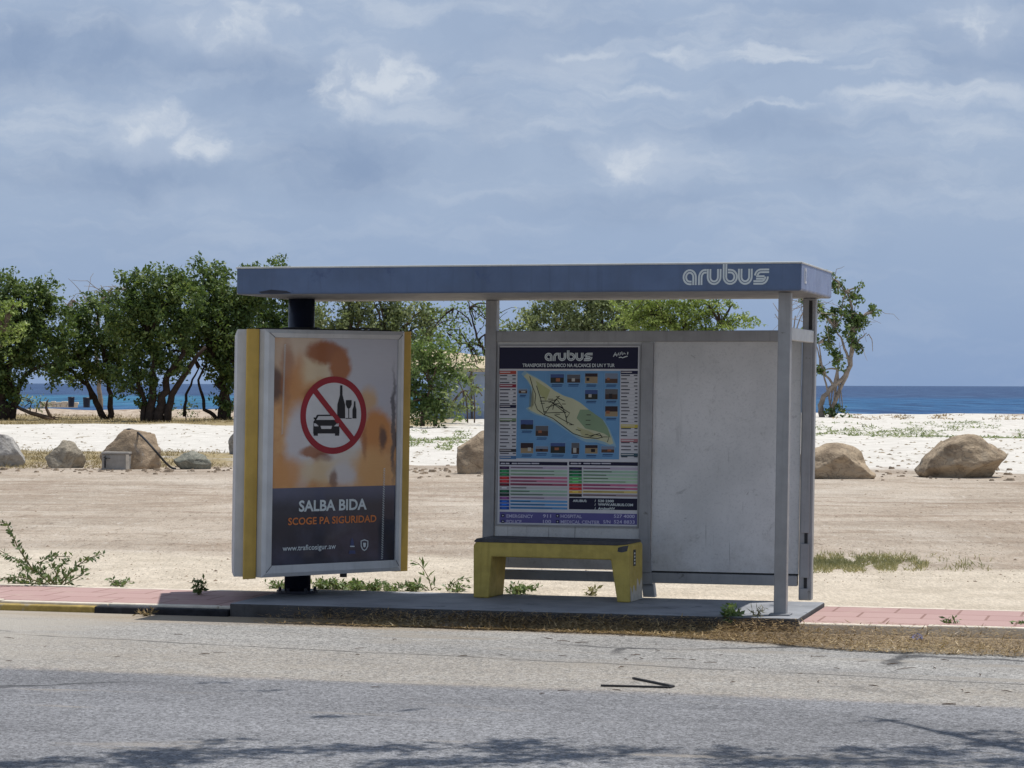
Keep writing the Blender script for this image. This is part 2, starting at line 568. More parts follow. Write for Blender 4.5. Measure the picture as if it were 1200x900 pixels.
# ------------------------------------------------------------------ ground
def vnoise(x, y, seed=0):
    """smooth 2-D value noise, vectorised"""
    xi, yi = np.floor(x).astype(np.int64), np.floor(y).astype(np.int64)
    fx, fy = x - xi, y - yi
    fx, fy = fx * fx * (3 - 2 * fx), fy * fy * (3 - 2 * fy)

    def h(a, b):
        n = (a * 374761393 + b * 668265263 + seed * 974634777) & 0xffffffff
        n = ((n ^ (n >> 13)) * 1274126177) & 0xffffffff
        return ((n ^ (n >> 16)) & 0xffff) / 65535.0
    return (h(xi, yi) * (1 - fx) + h(xi + 1, yi) * fx) * (1 - fy) + (h(xi, yi + 1) * (1 - fx) + h(xi + 1, yi + 1) * fx) * fy


def fbm(x, y, seed=0, oct=4):
    s, a, t = 0, 1, 0
    for i in range(oct):
        s = s + a * vnoise(x * 2 ** i + 17.3 * i, y * 2 ** i - 9.1 * i, seed + i)
        t += a
        a *= 0.5
    return s / t


CREST = lambda X: 155.0 - 0.22 * X


def gz(X, Y):
    X, Y = np.asarray(X, float), np.asarray(Y, float)
    v = (X - X0) * ST + (Y - Y0) * CT
    k = np.clip((v - 0.5) / 0.3, 0, 1)
    lot = 0.058 + np.clip((v - 1.25) / 3.0, 0, 1) * (0.045 * (fbm(X * 0.22, Y * 0.55, 3) - 0.5) + 0.018 * (fbm(X * 1.7, Y * 1.7, 5, 3) - 0.5))
    far = np.clip((Y - 46) / 12, 0, 1) * np.clip((CREST(X) + 4 - Y) / 14, 0, 1)
    lot = lot + far * (0.28 * (fbm(X * 0.11, Y * 0.10, 8) - 0.5) + 0.09 * (fbm(X * 0.8, Y * 0.5, 9, 3) - 0.5))
    eb = 51.0 - 0.32 * X - Y
    lot = lot + np.exp(-(eb / 1.3) ** 2) * 0.22 * np.clip(fbm(X * 0.7, Y * 0.5, 31) - 0.35, 0, 1) + np.exp(-((eb - 1.5) / 0.8) ** 2) * 0.10 * np.clip(fbm(X * 1.9, Y, 33) - 0.45, 0, 1)
    cr = CREST(X) - Y
    lot = lot + np.exp(-((cr - 3) / 5.0) ** 2) * 0.30 * (fbm(X * 0.30, Y * 0.05, 21) - 0.45)
    z = -0.012 * (1 - k) + lot * k
    drop = np.clip((Y - CREST(X)) / 14, 0, 1)
    return z - 2.4 * drop * drop * (3 - 2 * drop)


def gz1(x, y):
    return float(gz(np.array([x]), np.array([y]))[0])


def gpt(x, y):
    """pixel to a point on the uneven ground behind the kerb"""
    z = 0.06
    for _ in range(6):
        P = gp(x, y, z)
        z = gz1(P.x, P.y)
    return gp(x, y, z)


ys = np.concatenate([[-6000, -600, -60, -10, 0, 8, 13], np.arange(15, 26, 0.14), np.geomspace(26, 56, 150)[0:], np.geomspace(56.4, 190, 190), [230, 320, 600, 2000, 9000, 30000]])
xs = np.concatenate([[-20000, -3000, -400, -120, -70], np.arange(-46, -8, 0.4), np.arange(-8, 8, 0.14), np.arange(8, 46.1, 0.4), [70, 120, 400, 3000, 20000]])
XX, YY = np.meshgrid(xs, ys)
ZZ = gz(XX, YY)
nx, ny = len(xs), len(ys)
gv = np.stack([XX.ravel(), YY.ravel(), ZZ.ravel()], 1)
ii = (np.arange(ny - 1)[:, None] * nx + np.arange(nx - 1)[None, :]).ravel()
gf = np.stack([ii, ii + 1, ii + nx + 1, ii + nx], 1)


def npmesh(name, verts, quads, smooth=False):
    me = bpy.data.meshes.new(name)
    n, k = len(quads), quads.shape[1]
    me.vertices.add(len(verts))
    me.vertices.foreach_set('co', verts.astype(np.float32).ravel())
    me.loops.add(n * k)
    me.loops.foreach_set('vertex_index', quads.astype(np.int32).ravel())
    me.polygons.add(n)
    me.polygons.foreach_set('loop_start', np.arange(0, n * k, k, dtype=np.int32))
    me.polygons.foreach_set('loop_total', np.full(n, k, dtype=np.int32))
    if smooth:
        me.polygons.foreach_set('use_smooth', np.ones(n, dtype=bool))
    me.update(calc_edges=True)
    return me


def sand_material():
    m = bpy.data.materials.new('sandy_ground')
    m.use_nodes = True
    t = NT(m.node_tree)
    p = t.n['Principled BSDF']
    P = t.node('ShaderNodeTexCoord').outputs['Object']
    X, Y, Z = t.xyz(P)
    wob = t.noise(P, 0.35, 5, 0.6)
    wob2 = t.noise(P, 1.6, 5, 0.65)
    # packed lot: beige with ruts that run along the road, pale sand next to the kerb
    lot = t.mix(t.rng(wob, 0.3, 0.7), S(157, 144, 129), S(182, 169, 153))
    rp_ = t.vmath('ADD', P, t.vmath('MULTIPLY', t.noise(P, 0.25, 3, 0.6, out='Color'), (0, 2.4, 0)))
    rut = t.noise(t.vmath('MULTIPLY', rp_, (0.20, 0.75, 1)), 1.0, 7, 0.68, 0.9)
    patch = t.noise(t.vmath('MULTIPLY', P, (0.30, 0.16, 1)), 1.0, 5, 0.6, 0.8)
    lot = t.mix(t.math('MULTIPLY', t.rng(patch, 0.50, 0.62), 0.45), lot, S(146, 128, 110))
    lot = t.mix(t.math('MULTIPLY', t.rng(patch, 0.46, 0.36), 0.35), lot, S(196, 186, 172))
    # wheel tracks that cross the lot in long arcs
    for (cx_, cy_, rr_) in ((-22.0, -40.0, 82.0), (26.0, 118.0, 83.0), (3.0, 170.0, 136.0)):
        dd = t.vmath('LENGTH', t.vmath('SUBTRACT', rp_, (cx_, cy_, 0.0)))
        for off_ in (0.0, 1.5):
            tk = t.rng(t.math('ABSOLUTE', t.math('SUBTRACT', dd, rr_ + off_)), 0.26, 0.12)
            lot = t.mix(t.math('MULTIPLY', tk, t.rng(wob2, 0.35, 0.6, 0.08, 0.5)), lot, S(140, 122, 106))
    lot = t.mix(t.math('MULTIPLY', t.rng(rut, 0.52, 0.68), 0.75), lot, S(136, 119, 102))
    lot = t.mix(t.math('MULTIPLY', t.rng(rut, 0.46, 0.32), 0.5), lot, S(196, 186, 172))
    speck = t.noise(t.vmath('MULTIPLY', P, (8, 2.0, 5)), 1.0, 7, 0.75)
    lot = t.mix(t.math('MULTIPLY', t.rng(speck, 0.56, 0.66), 0.6), lot, S(112, 98, 84))
    lot = t.mix(t.math('MULTIPLY', t.rng(speck, 0.44, 0.34), 0.5), lot, S(206, 198, 186))
    grit = t.noise(t.vmath('MULTIPLY', P, (46, 9, 10)), 1.0, 4, 0.75)
    lot = t.mix(t.math('MULTIPLY', t.rng(grit, 0.55, 0.66), 0.45), lot, S(130, 114, 98))
    lot = t.vmath('MULTIPLY', lot, t.comb(*[t.rng(grit, 0.36, 0.66, 0.72, 1.25, False)] * 3))
    near = t.mix(t.rng(wob2, 0.3, 0.7), S(182, 170, 152), S(202, 190, 172))
    near = t.mix(t.math('MULTIPLY', t.rng(speck, 0.62, 0.74), 0.4), near, S(150, 132, 110))
    near = t.vmath('MULTIPLY', near, t.comb(*[t.rng(grit, 0.36, 0.66, 0.8, 1.18, False)] * 3))
    V = t.math('ADD', t.math('MULTIPLY', t.math('SUBTRACT', X, X0), ST), t.math('MULTIPLY', t.math('SUBTRACT', Y, Y0), CT))
    lot = t.mix(t.rng(t.math('ADD', V, t.math('MULTIPLY', wob, 3.0)), 7.4, 6.2), lot, near)
    # white beach sand beyond the boulders
    white = t.mix(t.rng(wob2, 0.3, 0.7), S(192, 187, 178), S(212, 207, 198))
    wsp = t.noise(t.vmath('MULTIPLY', P, (1.6, 0.22, 1)), 1.0, 7, 0.75)
    white = t.mix(t.math('MULTIPLY', t.rng(wsp, 0.57, 0.66), 0.6), white, S(140, 128, 108))
    Yw = t.math('ADD', Y, t.math('MULTIPLY', t.math('SUBTRACT', wob, 0.5), 9.0))
    edge = t.math('ADD', 51.0, t.math('MULTIPLY', X, -0.32))
    c = t.mix(t.rng(t.math('SUBTRACT', Yw, edge), -0.8, 0.9), lot, white)
    # straw-coloured turf: a strip behind the left boulders and another under the trees
    dry = t.mix(t.rng(wob2, 0.35, 0.65), S(124, 110, 82), S(164, 148, 112))
    left = t.rng(t.math('ADD', X, t.math('MULTIPLY', wob, 3)), -3.2, -5.0)
    m1 = t.math('MULTIPLY', t.rng(Yw, 50.5, 52.5), t.rng(Yw, 64.5, 62.5))
    c = t.mix(t.math('MULTIPLY', t.math('MULTIPLY', m1, left), t.rng(wob2, 0.28, 0.5)), c, dry)
    left2 = t.rng(t.math('ADD', X, t.math('MULTIPLY', wob, 3)), 0.5, -2.5)
    m2 = t.math('MULTIPLY', t.rng(Yw, 101, 105), left2)
    c = t.mix(m2, c, dry)
    bare = t.mix(t.rng(wob2, 0.35, 0.65), S(140, 122, 104), S(196, 182, 164))
    m3 = t.math('MULTIPLY', t.rng(Yw, 124, 130), left2)
    c = t.mix(m3, c, bare)
    litter = t.mix(t.rng(wob2, 0.35, 0.65), S(104, 86, 68), S(150, 130, 106))
    m4 = t.math('MULTIPLY', t.math('MULTIPLY', t.rng(Yw, 132, 138), t.rng(wob2, 0.42, 0.55)), t.rng(X, 27, 30))
    c = t.mix(m4, c, litter)
    t.put(p.inputs['Base Color'], c)
    p.inputs['Roughness'].default_value = 0.95
    p.inputs['Specular IOR Level'].default_value = 0.1
    b = t.node('ShaderNodeBump')
    b.inputs['Strength'].default_value = 0.9
    b.inputs['Distance'].default_value = 0.03
    h = t.math('ADD', t.math('MULTIPLY', speck, 1.0), t.math('ADD', t.math('MULTIPLY', grit, 0.3), t.math('MULTIPLY', wob2, 1.2)))
    t.put(b.inputs['Height'], h)
    t.l.new(b.outputs[0], p.inputs['Normal'])
    return m


ground = link('ground', npmesh('ground', gv, gf, True), sand_material())
tag(ground, 'sandy ground running from the road to the beach', 'ground', kind='structure')


def asphalt(name, dark, light, sandcol, sand_amt, crack=True, strip=False):
    m = bpy.data.materials.new(name)
    m.use_nodes = True
    t = NT(m.node_tree)
    p = t.n['Principled BSDF']
    P = t.node('ShaderNodeTexCoord').outputs['Object']       # x along the kerb, y away from the road
    X, Y, Z = t.xyz(P)
    big = t.noise(t.vmath('MULTIPLY', P, (0.35, 1.0, 1)), 1.0, 5, 0.6)
    agg = t.math('ADD', t.math('MULTIPLY', t.xyz(t.voro(P, 58, out='Color'))[0], 0.5), t.math('MULTIPLY', t.xyz(t.voro(P, 120, out='Color'))[1], 0.5))
    agg2 = t.voro(P, 75)
    c = t.mix(t.rng(big, 0.3, 0.7), dark, light)
    c = t.vmath('MULTIPLY', c, t.comb(*[t.rng(agg, 0.12, 0.88, 0.45, 1.62, False)] * 3))
    sn = t.noise(t.vmath('MULTIPLY', P, (0.5, 2.2, 1)), 1.0, 6, 0.65, 0.5)
    fs = t.noise(t.vmath('MULTIPLY', P, (22, 7, 8)), 1.0, 6, 0.8)
    sa = t.math('MULTIPLY', t.rng(sn, 0.62 - sand_amt * 0.4, 0.78 - sand_amt * 0.3), t.rng(fs, 0.25, 0.55, 0.35, 1.0))
    c = t.mix(sa, c, sandcol)
    if strip:
        # blown sand lies in a belt between the carriageway edge and an old joint
        joint = t.math('ADD', t.math('MULTIPLY', X, -0.147), -2.66)
        wv = t.math('ADD', Y, t.math('MULTIPLY', t.math('SUBTRACT', t.noise(P, 1.1, 4, 0.6), 0.5), 0.22))
        d = t.math('SUBTRACT', wv, joint)
        belt = t.math('MULTIPLY', t.rng(t.math('ADD', d, t.math('MULTIPLY', t.math('SUBTRACT', sn, 0.5), 1.0)), 0.35, -0.30), t.rng(fs, 0.35, 0.6, 0.35, 0.95))
        belt = t.math('MULTIPLY', belt, t.rng(sn, 0.25, 0.5, 0.55, 1.0))
        c = t.mix(t.math('MULTIPLY', belt, 0.85), c, t.vmath('MULTIPLY', sandcol, t.comb(*[t.rng(agg, 0.12, 0.88, 0.55, 1.5, False)] * 3)))
        gut = t.math('MULTIPLY', t.rng(t.math('ADD', Y, t.math('ADD', t.math('MULTIPLY', sn, 0.7), t.rng(X, -1.2, 0.5, 0.0, 0.35))), -0.60, -0.15), 0.8)
        c = t.mix(gut, c, t.mix(fs, S(140, 120, 92), S(168, 148, 120)))
        lft = t.math('MULTIPLY', t.rng(X, -3.6, -6.0), t.rng(sn, 0.3, 0.6, 0.35, 0.85))
        c = t.mix(lft, c, S(172, 165, 154))
        jl = t.rng(t.math('ABSOLUTE', t.math('ADD', d, -0.03)), 0.035, 0.008)
        c = t.mix(t.math('MULTIPLY', jl, t.rng(t.noise(P, 2.0, 3), 0.35, 0.55, 0.15, 0.75)), c, S(78, 76, 74))
    else:
        # the edge of the carriageway is dusted with blown sand and breaks up
        ed = t.math('ADD', Y, t.math('ADD', t.math('MULTIPLY', X, 0.035), 3.87))
        dust = t.rng(t.math('ADD', ed, t.math('MULTIPLY', t.math('SUBTRACT', sn, 0.5), 0.45)), -0.22, 0.04)
        c = t.mix(t.math('MULTIPLY', dust, t.rng(fs, 0.30, 0.62, 0.25, 0.95)), c, t.vmath('MULTIPLY', sandcol, t.comb(*[t.rng(agg, 0.12, 0.88, 0.55, 1.5, False)] * 3)))
        blot = t.noise(t.vmath('MULTIPLY', P, (0.7, 3.0, 1)), 1.0, 4, 0.6)
        c = t.mix(t.math('MULTIPLY', t.rng(blot, 0.58, 0.72), 0.35), c, S(78, 78, 82))
    if crack:
        q = t.vmath('ADD', P, t.vmath('MULTIPLY', t.noise(P, 1.4, 4, 0.6, out='Color'), (0.7, 0.7, 0)))
        cr = t.voro(q, 0.42, 'DISTANCE_TO_EDGE')
        c = t.mix(t.math('MULTIPLY', t.rng(cr, 0.022, 0.006), t.rng(t.noise(P, 0.35, 2), 0.50, 0.60, 0.0, 0.75)), c, S(52, 52, 54))
    t.put(p.inputs['Base Color'], c)
    p.inputs['Roughness'].default_value = 0.85
    p.inputs['Specular IOR Level'].default_value = 0.25
    b = t.node('ShaderNodeBump')
    b.inputs['Strength'].default_value = 0.8
    b.inputs['Distance'].default_value = 0.008
    t.put(b.inputs['Height'], t.math('ADD', agg, t.math('MULTIPLY', agg2, 0.6)))
    t.l.new(b.outputs[0], p.inputs['Normal'])
    return m


def sheet(name, m, v0f, v1f, z, u0=-400, u1=400, label='', seed=0):
    us = np.concatenate([[u0, -100, -40, -20], np.arange(-12, 12.01, 0.12), [20, 40, 100, u1]])
    n = len(us)
    vs = np.zeros((2 * n, 3))
    vs[:n, 0] = us
    vs[:n, 1] = [v0f(x) for x in us]
    vs[n:, 0] = us
    vs[n:, 1] = [v1f(x) for x in us]
    i = np.arange(n - 1)
    q = np.stack([i, i + 1, n + i + 1, n + i], 1)
    o = link(name, npmesh(name, vs, q), m)
    o.location = (X0, Y0, z)
    o.rotation_euler = (0, 0, -TH)
    return tag(o, label, 'road', kind='structure')


def wav(x, s=1.0, seed=0):
    return float(fbm(np.array([x * 0.9 + 50.0]), np.array([seed * 7.7]), seed, 5)[0]) - 0.5


sheet('road_shoulder', asphalt('worn_shoulder_asphalt', S(134, 132, 129), S(154, 151, 146), S(148, 141, 131), 0.30, True, True), lambda u: -10.6, lambda u: 0.35, 0.0,
      label='pale worn asphalt shoulder strewn with blown sand')
sheet('road', asphalt('road_asphalt', S(108, 108, 110), S(128, 128, 130), S(150, 142, 132), 0.10), lambda u: -10.1, lambda u: -3.87 - 0.035 * u * (1 if abs(u) < 12 else 0) + 0.26 * wav(u, seed=4) + 0.10 * wav(u * 5, seed=5), 0.004,
      label='grey asphalt road in the foreground')

# concrete pad and pink pavements, kerbs
PU0, PU1, PV0, PV1 = -4.18, 0.118, -0.1914, 1.1969
mb = MB()
mb.prism([(PU0, PV0), (PU1, PV0), (PU1, PV1), (PU0, PV1)], -0.05, PADZ)
padm = mb.mesh('concrete_pad', 0.012)
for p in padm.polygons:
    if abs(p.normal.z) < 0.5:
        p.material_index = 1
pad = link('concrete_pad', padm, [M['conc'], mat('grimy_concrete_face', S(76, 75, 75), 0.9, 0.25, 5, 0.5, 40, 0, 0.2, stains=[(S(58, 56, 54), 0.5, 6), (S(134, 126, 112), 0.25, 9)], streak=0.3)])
pad.location = (X0, Y0, 0)
pad.rotation_euler = (0, 0, -TH)
tag(pad, 'grey concrete pad under the bus shelter', 'pavement', kind='structure')


def paver_material():
    m = bpy.data.materials.new('pink_pavers')
    m.use_nodes = True
    t = NT(m.node_tree)
    p = t.n['Principled BSDF']
    P = t.node('ShaderNodeTexCoord').outputs['Object']
    br = t.node('ShaderNodeTexBrick')
    t.put(br.inputs['Vector'], P)
    br.inputs['Scale'].default_value = 1.0
    br.inputs['Brick Width'].default_value = 0.46
    br.inputs['Row Height'].default_value = 0.40
    br.inputs['Mortar Size'].default_value = 0.010
    br.inputs['Color1'].default_value = S(176, 148, 142)
    br.inputs['Color2'].default_value = S(166, 136, 131)
    br.inputs['Mortar'].default_value = S(140, 112, 104)
    n = t.noise(P, 3.0, 6, 0.65)
    c = t.mix(t.math('MULTIPLY', t.rng(n, 0.52, 0.75), 0.6), br.outputs[0], S(184, 164, 150))
    c = t.mix(t.math('MULTIPLY', t.rng(t.noise(P, 14, 5, 0.7), 0.6, 0.75), 0.5), c, S(150, 112, 100))
    t.put(p.inputs['Base Color'], c)
    p.inputs['Roughness'].default_value = 0.9
    p.inputs['Specular IOR Level'].default_value = 0.15
    b = t.node('ShaderNodeBump')
    b.inputs['Strength'].default_value = 0.5
    b.inputs['Distance'].default_value = 0.006
    t.put(b.inputs['Height'], t.math('SUBTRACT', t.noise(P, 30, 4), br.outputs['Fac']))
    t.l.new(b.outputs[0], p.inputs['Normal'])
    return m


M['paver'] = paver_material()


def pavement(u0, u1, label, v0a, v0b):
    """pink paved strip with pale edging; v0a, v0b are its road edge at both ends"""
    mb = MB()
    e = 0.085
    vb = 1.30
    mb.prism([(u0, v0a + e), (u1, v0b + e), (u1, vb - e), (u0, vb - e)], -0.05, WALKZ)
    o = mb.build('pavement', M['paver'])
    tag(o, label, 'pavement', kind='structure')
    m2 = MB()
    rr = random.Random(int(u0 * 10))
    L = 0.9
    n = int((u1 - u0) / L)
    for (va, vb2, dz) in ((0, e - 0.004, 0.006), (None, None, 0.004)):
        for k in range(n + 1):
            a, b = u0 + k * L + 0.004, min(u1, u0 + (k + 1) * L) - 0.004
            if b - a < 0.05:
                continue
            j = rr.uniform(-0.006, 0.006)
            fa, fb = [v0a + (v0b - v0a) * (x - u0) / (u1 - u0) for x in (a, b)]
            if va is None:
                m2.prism([(a, vb - e + 0.004), (b, vb - e + 0.004), (b, vb), (a, vb)], -0.05, WALKZ + dz + j)
            else:
                m2.prism([(a, fa + j), (b, fb + j), (b, fb + e - 0.004), (a, fa + e - 0.004)], -0.05, WALKZ + dz + j)
    ed = m2.build('pavement_edging', M['conc_edge'], bevel=0.008)
    tag(ed, 'pale concrete edging of the pink pavement', 'edging', kind='structure')
    for q in (o, ed):
        q.location = (X0, Y0, 0)
        q.rotation_euler = (0, 0, -TH)


pavement(PU1 + 0.004, 30.0, 'pink paved pavement to the right of the shelter', -0.20, -0.30)
pavement(-34.0, PU0 - 0.004, 'pink paved pavement to the left of the shelter', -0.08, -0.12)


def kerb_run(name, label, u0, u1, m, v, sd):
    mb = MB()
    mb.box(u0 + 0.004, u1 - 0.004, v - 0.10, v - 0.004, -0.05, WALKZ - 0.014 + sd)
    o = mb.build(name, m, bevel=0.014, seg=3)
    o.location = (X0, Y0, 0)
    o.rotation_euler = (0, 0, -TH)
    tag(o, label, 'kerb', kind='structure')


uk = uv(gp(118, 712, 0.03))[0]
kerb_run('kerb', 'kerb stones painted black beside the concrete pad', uk, PU0, M['kerb_k'], -0.12, 0.0)
kerb_run('kerb', 'kerb stones with worn yellow paint at the left', uk - 3.0, uk, M['kerb_y'], -0.105, -0.004)

# ---- sea
def sea_material():
    m = bpy.data.materials.new('tropical_sea')
    m.use_nodes = True
    t = NT(m.node_tree)
    p = t.n['Principled BSDF']
    P = t.node('ShaderNodeTexCoord').outputs['Object']
    X, Y, Z = t.xyz(P)
    n = t.noise(t.vmath('MULTIPLY', P, (0.006, 0.03, 1)), 1.0, 5, 0.6)
    n2 = t.noise(t.vmath('MULTIPLY', P, (0.35, 0.03, 1)), 1.0, 5, 0.75)
    d = t.math('ADD', Y, t.math('MULTIPLY', t.math('SUBTRACT', n, 0.5), t.math('MULTIPLY', Y, 0.55)))
    near = S(36, 76, 118)
    turq = t.mix(t.rng(X, -12, 60), S(44, 104, 132), S(36, 82, 122))
    deep = S(50, 72, 106)
    far = S(56, 76, 108)
    c = t.mix(t.rng(d, 215, 300), near, turq)
    c = t.mix(t.rng(d, 400, 560), c, deep)
    c = t.mix(t.rng(Y, 900, 5000), c, far)
    c = t.mix(t.math('MULTIPLY', t.rng(n2, 0.50, 0.60), 0.75), c, S(24, 52, 90))
    c = t.mix(t.math('MULTIPLY', t.rng(n2, 0.48, 0.38), 0.55), c, S(72, 110, 144))
    t.put(p.inputs['Base Color'], c)
    p.inputs['Roughness'].default_value = 0.55
    p.inputs['Specular IOR Level'].default_value = 0.12
    b = t.node('ShaderNodeBump')
    b.inputs['Strength'].default_value = 1.0
    b.inputs['Distance'].default_value = 0.5
    t.put(b.inputs['Height'], t.noise(t.vmath('MULTIPLY', P, (0.25, 0.6, 1)), 1.0, 4, 0.6))
    t.l.new(b.outputs[0], p.inputs['Normal'])
    return m


yy = np.array([140, 170, 200, 300, 500, 1000, 3000, 10000, 45000.0])
xx = np.array([-45000, -5000, -500, -100, 0, 100, 500, 5000, 45000.0])
AX, AY = np.meshgrid(xx, yy)
i2 = (np.arange(len(yy) - 1)[:, None] * len(xx) + np.arange(len(xx) - 1)[None, :]).ravel()
sea = link('sea', npmesh('sea', np.stack([AX.ravel(), AY.ravel(), np.full(AX.size, -0.5)], 1), np.stack([i2, i2 + 1, i2 + len(xx) + 1, i2 + len(xx)], 1)), sea_material())
tag(sea, 'blue and turquoise sea out to the horizon', 'sea', kind='structure')

# ------------------------------------------------------------------ bus shelter
shelter = empty('bus_shelter', (X0, Y0, PADZ), (0, 0, -TH), label='grey metal bus shelter with a blue roof and a route map on its back wall', cat='bus shelter')
RU1, RU0, RV0, RV1, RT, RB = 0.094, -4.187, -0.1315, 1.50, 2.529, 2.3235
VB = 1.306                                        # front plane of the rear posts


def roof_part():
    bm = bmesh.new()
    me = MB()
    me.box(RU0, RU1, RV0, RV1, RB, RT)
    m = me.mesh('roof', 0.018, 3)
    # soffit faces get the grey finish
    for p in m.polygons:
        if p.normal.z < -0.9:
            p.material_index = 1
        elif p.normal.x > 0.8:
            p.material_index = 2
    bm.free()
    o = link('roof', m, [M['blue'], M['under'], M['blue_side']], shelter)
    # pale metal edge strip round the top
    e = MB()
    t = 0.012
    e.box(RU0 - 0.004, RU1 + 0.004, RV0 - 0.004, RV1 + 0.004, RT - 0.010, RT + 0.004)
    e.build('roof_edge_trim', M['alu_light'], o, bevel=0.003, seg=1)
    d = MB()
    # dent with scraped paint under the left end
    q = [rp(x, y, RV0) for x, y in ((303, 342), (318, 339.5), (336, 341), (342, 343.6), (326, 344.4), (306, 344))]
    d.flat(q[::-1], RV0 - 0.002)
    d.build('paint_scrape', M['pole'], o)
    k = MB()
    a, b = rp(800, 333.6, RV0), rp(901, 315.5, RV0)
    za, zb = rp(850, 333.8, RV0)[1], rp(850, 309.5, RV0)[1]
    logo(k, a[0], za, b[0] - a[0], zb - za, RV0 - 0.003, lw=0.22)
    lg = k.build('logo_lettering', M['letter'], o)
    tag(lg, 'off white double line lettering reading arubus')
    nb = MB()
    text(nb, '12', 0, 0, 0.115, 0, bold=0.01, sx=0.8)
    nb.v = [(RU1 + 0.003, RV0 + 0.13 + x * 1.0, 2.385 + z) for x, y, z in nb.v]
    nl = nb.build('number_lettering', M['white'], o)
    tag(nl, 'white stop number on the side of the roof')
    return o


roof_part()


def post(u0, u1, v0, v1, z0, z1, m='alu', name='post', bev=0.006):
    mb = MB()
    mb.box(u0, u1, v0, v1, z0, z1)
    return mb.build(name, M[m], shelter, bevel=bev)


fp = post(-0.09, 0, 0, 0.09, 0, RB - 0.002)
mb = MB()
mb.box(-0.12, 0.03, -0.03, 0.12, 0.001, 0.012)
mb.build('base_plate', M['alu'], fp, bevel=0.003)
rpst = post(-0.10, 0.0, VB, VB + 0.09, 0, RB - 0.002)
# bracket pieces and slots up the rear post
zsl = [rp(945, y, VB)[1] for y in (624.5, 637, 677, 689.5)]
mb = MB()
mb.box(-0.072, -0.012, VB - 0.014, VB - 0.001, zsl[1], rp(945, 401, VB)[1] + 0.0)
mb.box(-0.072, -0.012, VB - 0.014, VB - 0.001, zsl[2] + 0.0, zsl[1] - 0.0 - (zsl[0] - zsl[1]))
mb.v = []
mb.f = []
mb.m = []
mb.box(-0.088, -0.022, VB - 0.016, VB - 0.001, zsl[0], 1.99)
mb.box(-0.088, -0.022, VB - 0.016, VB - 0.001, zsl[2], zsl[1])
mb.box(-0.088, -0.022, VB - 0.016, VB - 0.001, 0.004, zsl[3])
mb.build('cover_strip', M['alu'], rpst, bevel=0.004)
for za, zb in ((zsl[1], zsl[0]), (zsl[3], zsl[2])):
    mb = MB()
    mb.box(-0.060, -0.036, VB - 0.006, VB - 0.001, za, zb)
    mb.build('slot', M['black'], rpst)
UL0 = rp(568.5, 400, VB)[0]
UL1 = rp(581.5, 400, VB)[0]
post(UL0, UL1, VB, VB + 0.09, 0, RB - 0.002)
ZT1, ZT0 = rp(760, 387.5, VB)[1], rp(760, 400.5, VB)[1]
ZL1, ZL0 = rp(820, 672.5, VB)[1], rp(820, 684.5, VB)[1]
UM0, UM1 = rp(750, 520, VB)[0], rp(763.5, 520, VB)[0]
# middle post with its foot bent out of line
mb = MB()
prof = [(0, ZT0 - 0.002), (0, 0.36), (0.004, 0.27), (0.012, 0.19), (0.03, 0.10), (0.055, 0.0)]
for (d0, za), (d1, zb) in zip(prof[:-1], prof[1:]):
    mb.add([(UM0 + d0, VB + 0.002, za), (UM1 + d0, VB + 0.002, za), (UM1 + d0, VB + 0.085, za), (UM0 + d0, VB + 0.085, za),
            (UM0 + d1, VB + 0.002 - d1, zb), (UM1 + d1, VB + 0.002 - d1, zb), (UM1 + d1, VB + 0.085 - d1, zb), (UM0 + d1, VB + 0.085 - d1, zb)],
           [(0, 4, 5, 1), (1, 5, 6, 2), (2, 6, 7, 3), (3, 7, 4, 0)])
mp = mb.build('post', M['alu'], shelter)
tag(mp, 'grey middle post with a bent foot')
post(UL1 + 0.002, -0.102, VB - 0.008, VB + 0.075, ZT0, ZT1, name='top_rail')
post(UL1 + 0.002, UM0 - 0.002, VB + 0.004, VB + 0.07, ZL0, ZL1, name='bottom_rail')
post(UM1 + 0.006, -0.112, VB + 0.004, VB + 0.07, ZL0, ZL1, name='bottom_rail')
sr0, sr1 = ZT0 - 0.01, ZT1 - 0.004
mb = MB()
mb.box(-0.075, -0.012, 0.092, VB - 0.002, sr0, sr1)
mb.build('side_rail', M['alu_light'], shelter, bevel=0.005)
# dark hollow inside the upper rear post
mb = MB()
a, b = rp(949, 380, VB)[0], rp(951.5, 380, VB)[0]
mb.box(-0.052, -0.026, VB - 0.003, VB - 0.001, ZT1 + 0.005, RB - 0.02)
mb.build('slot', M['black'], rpst)


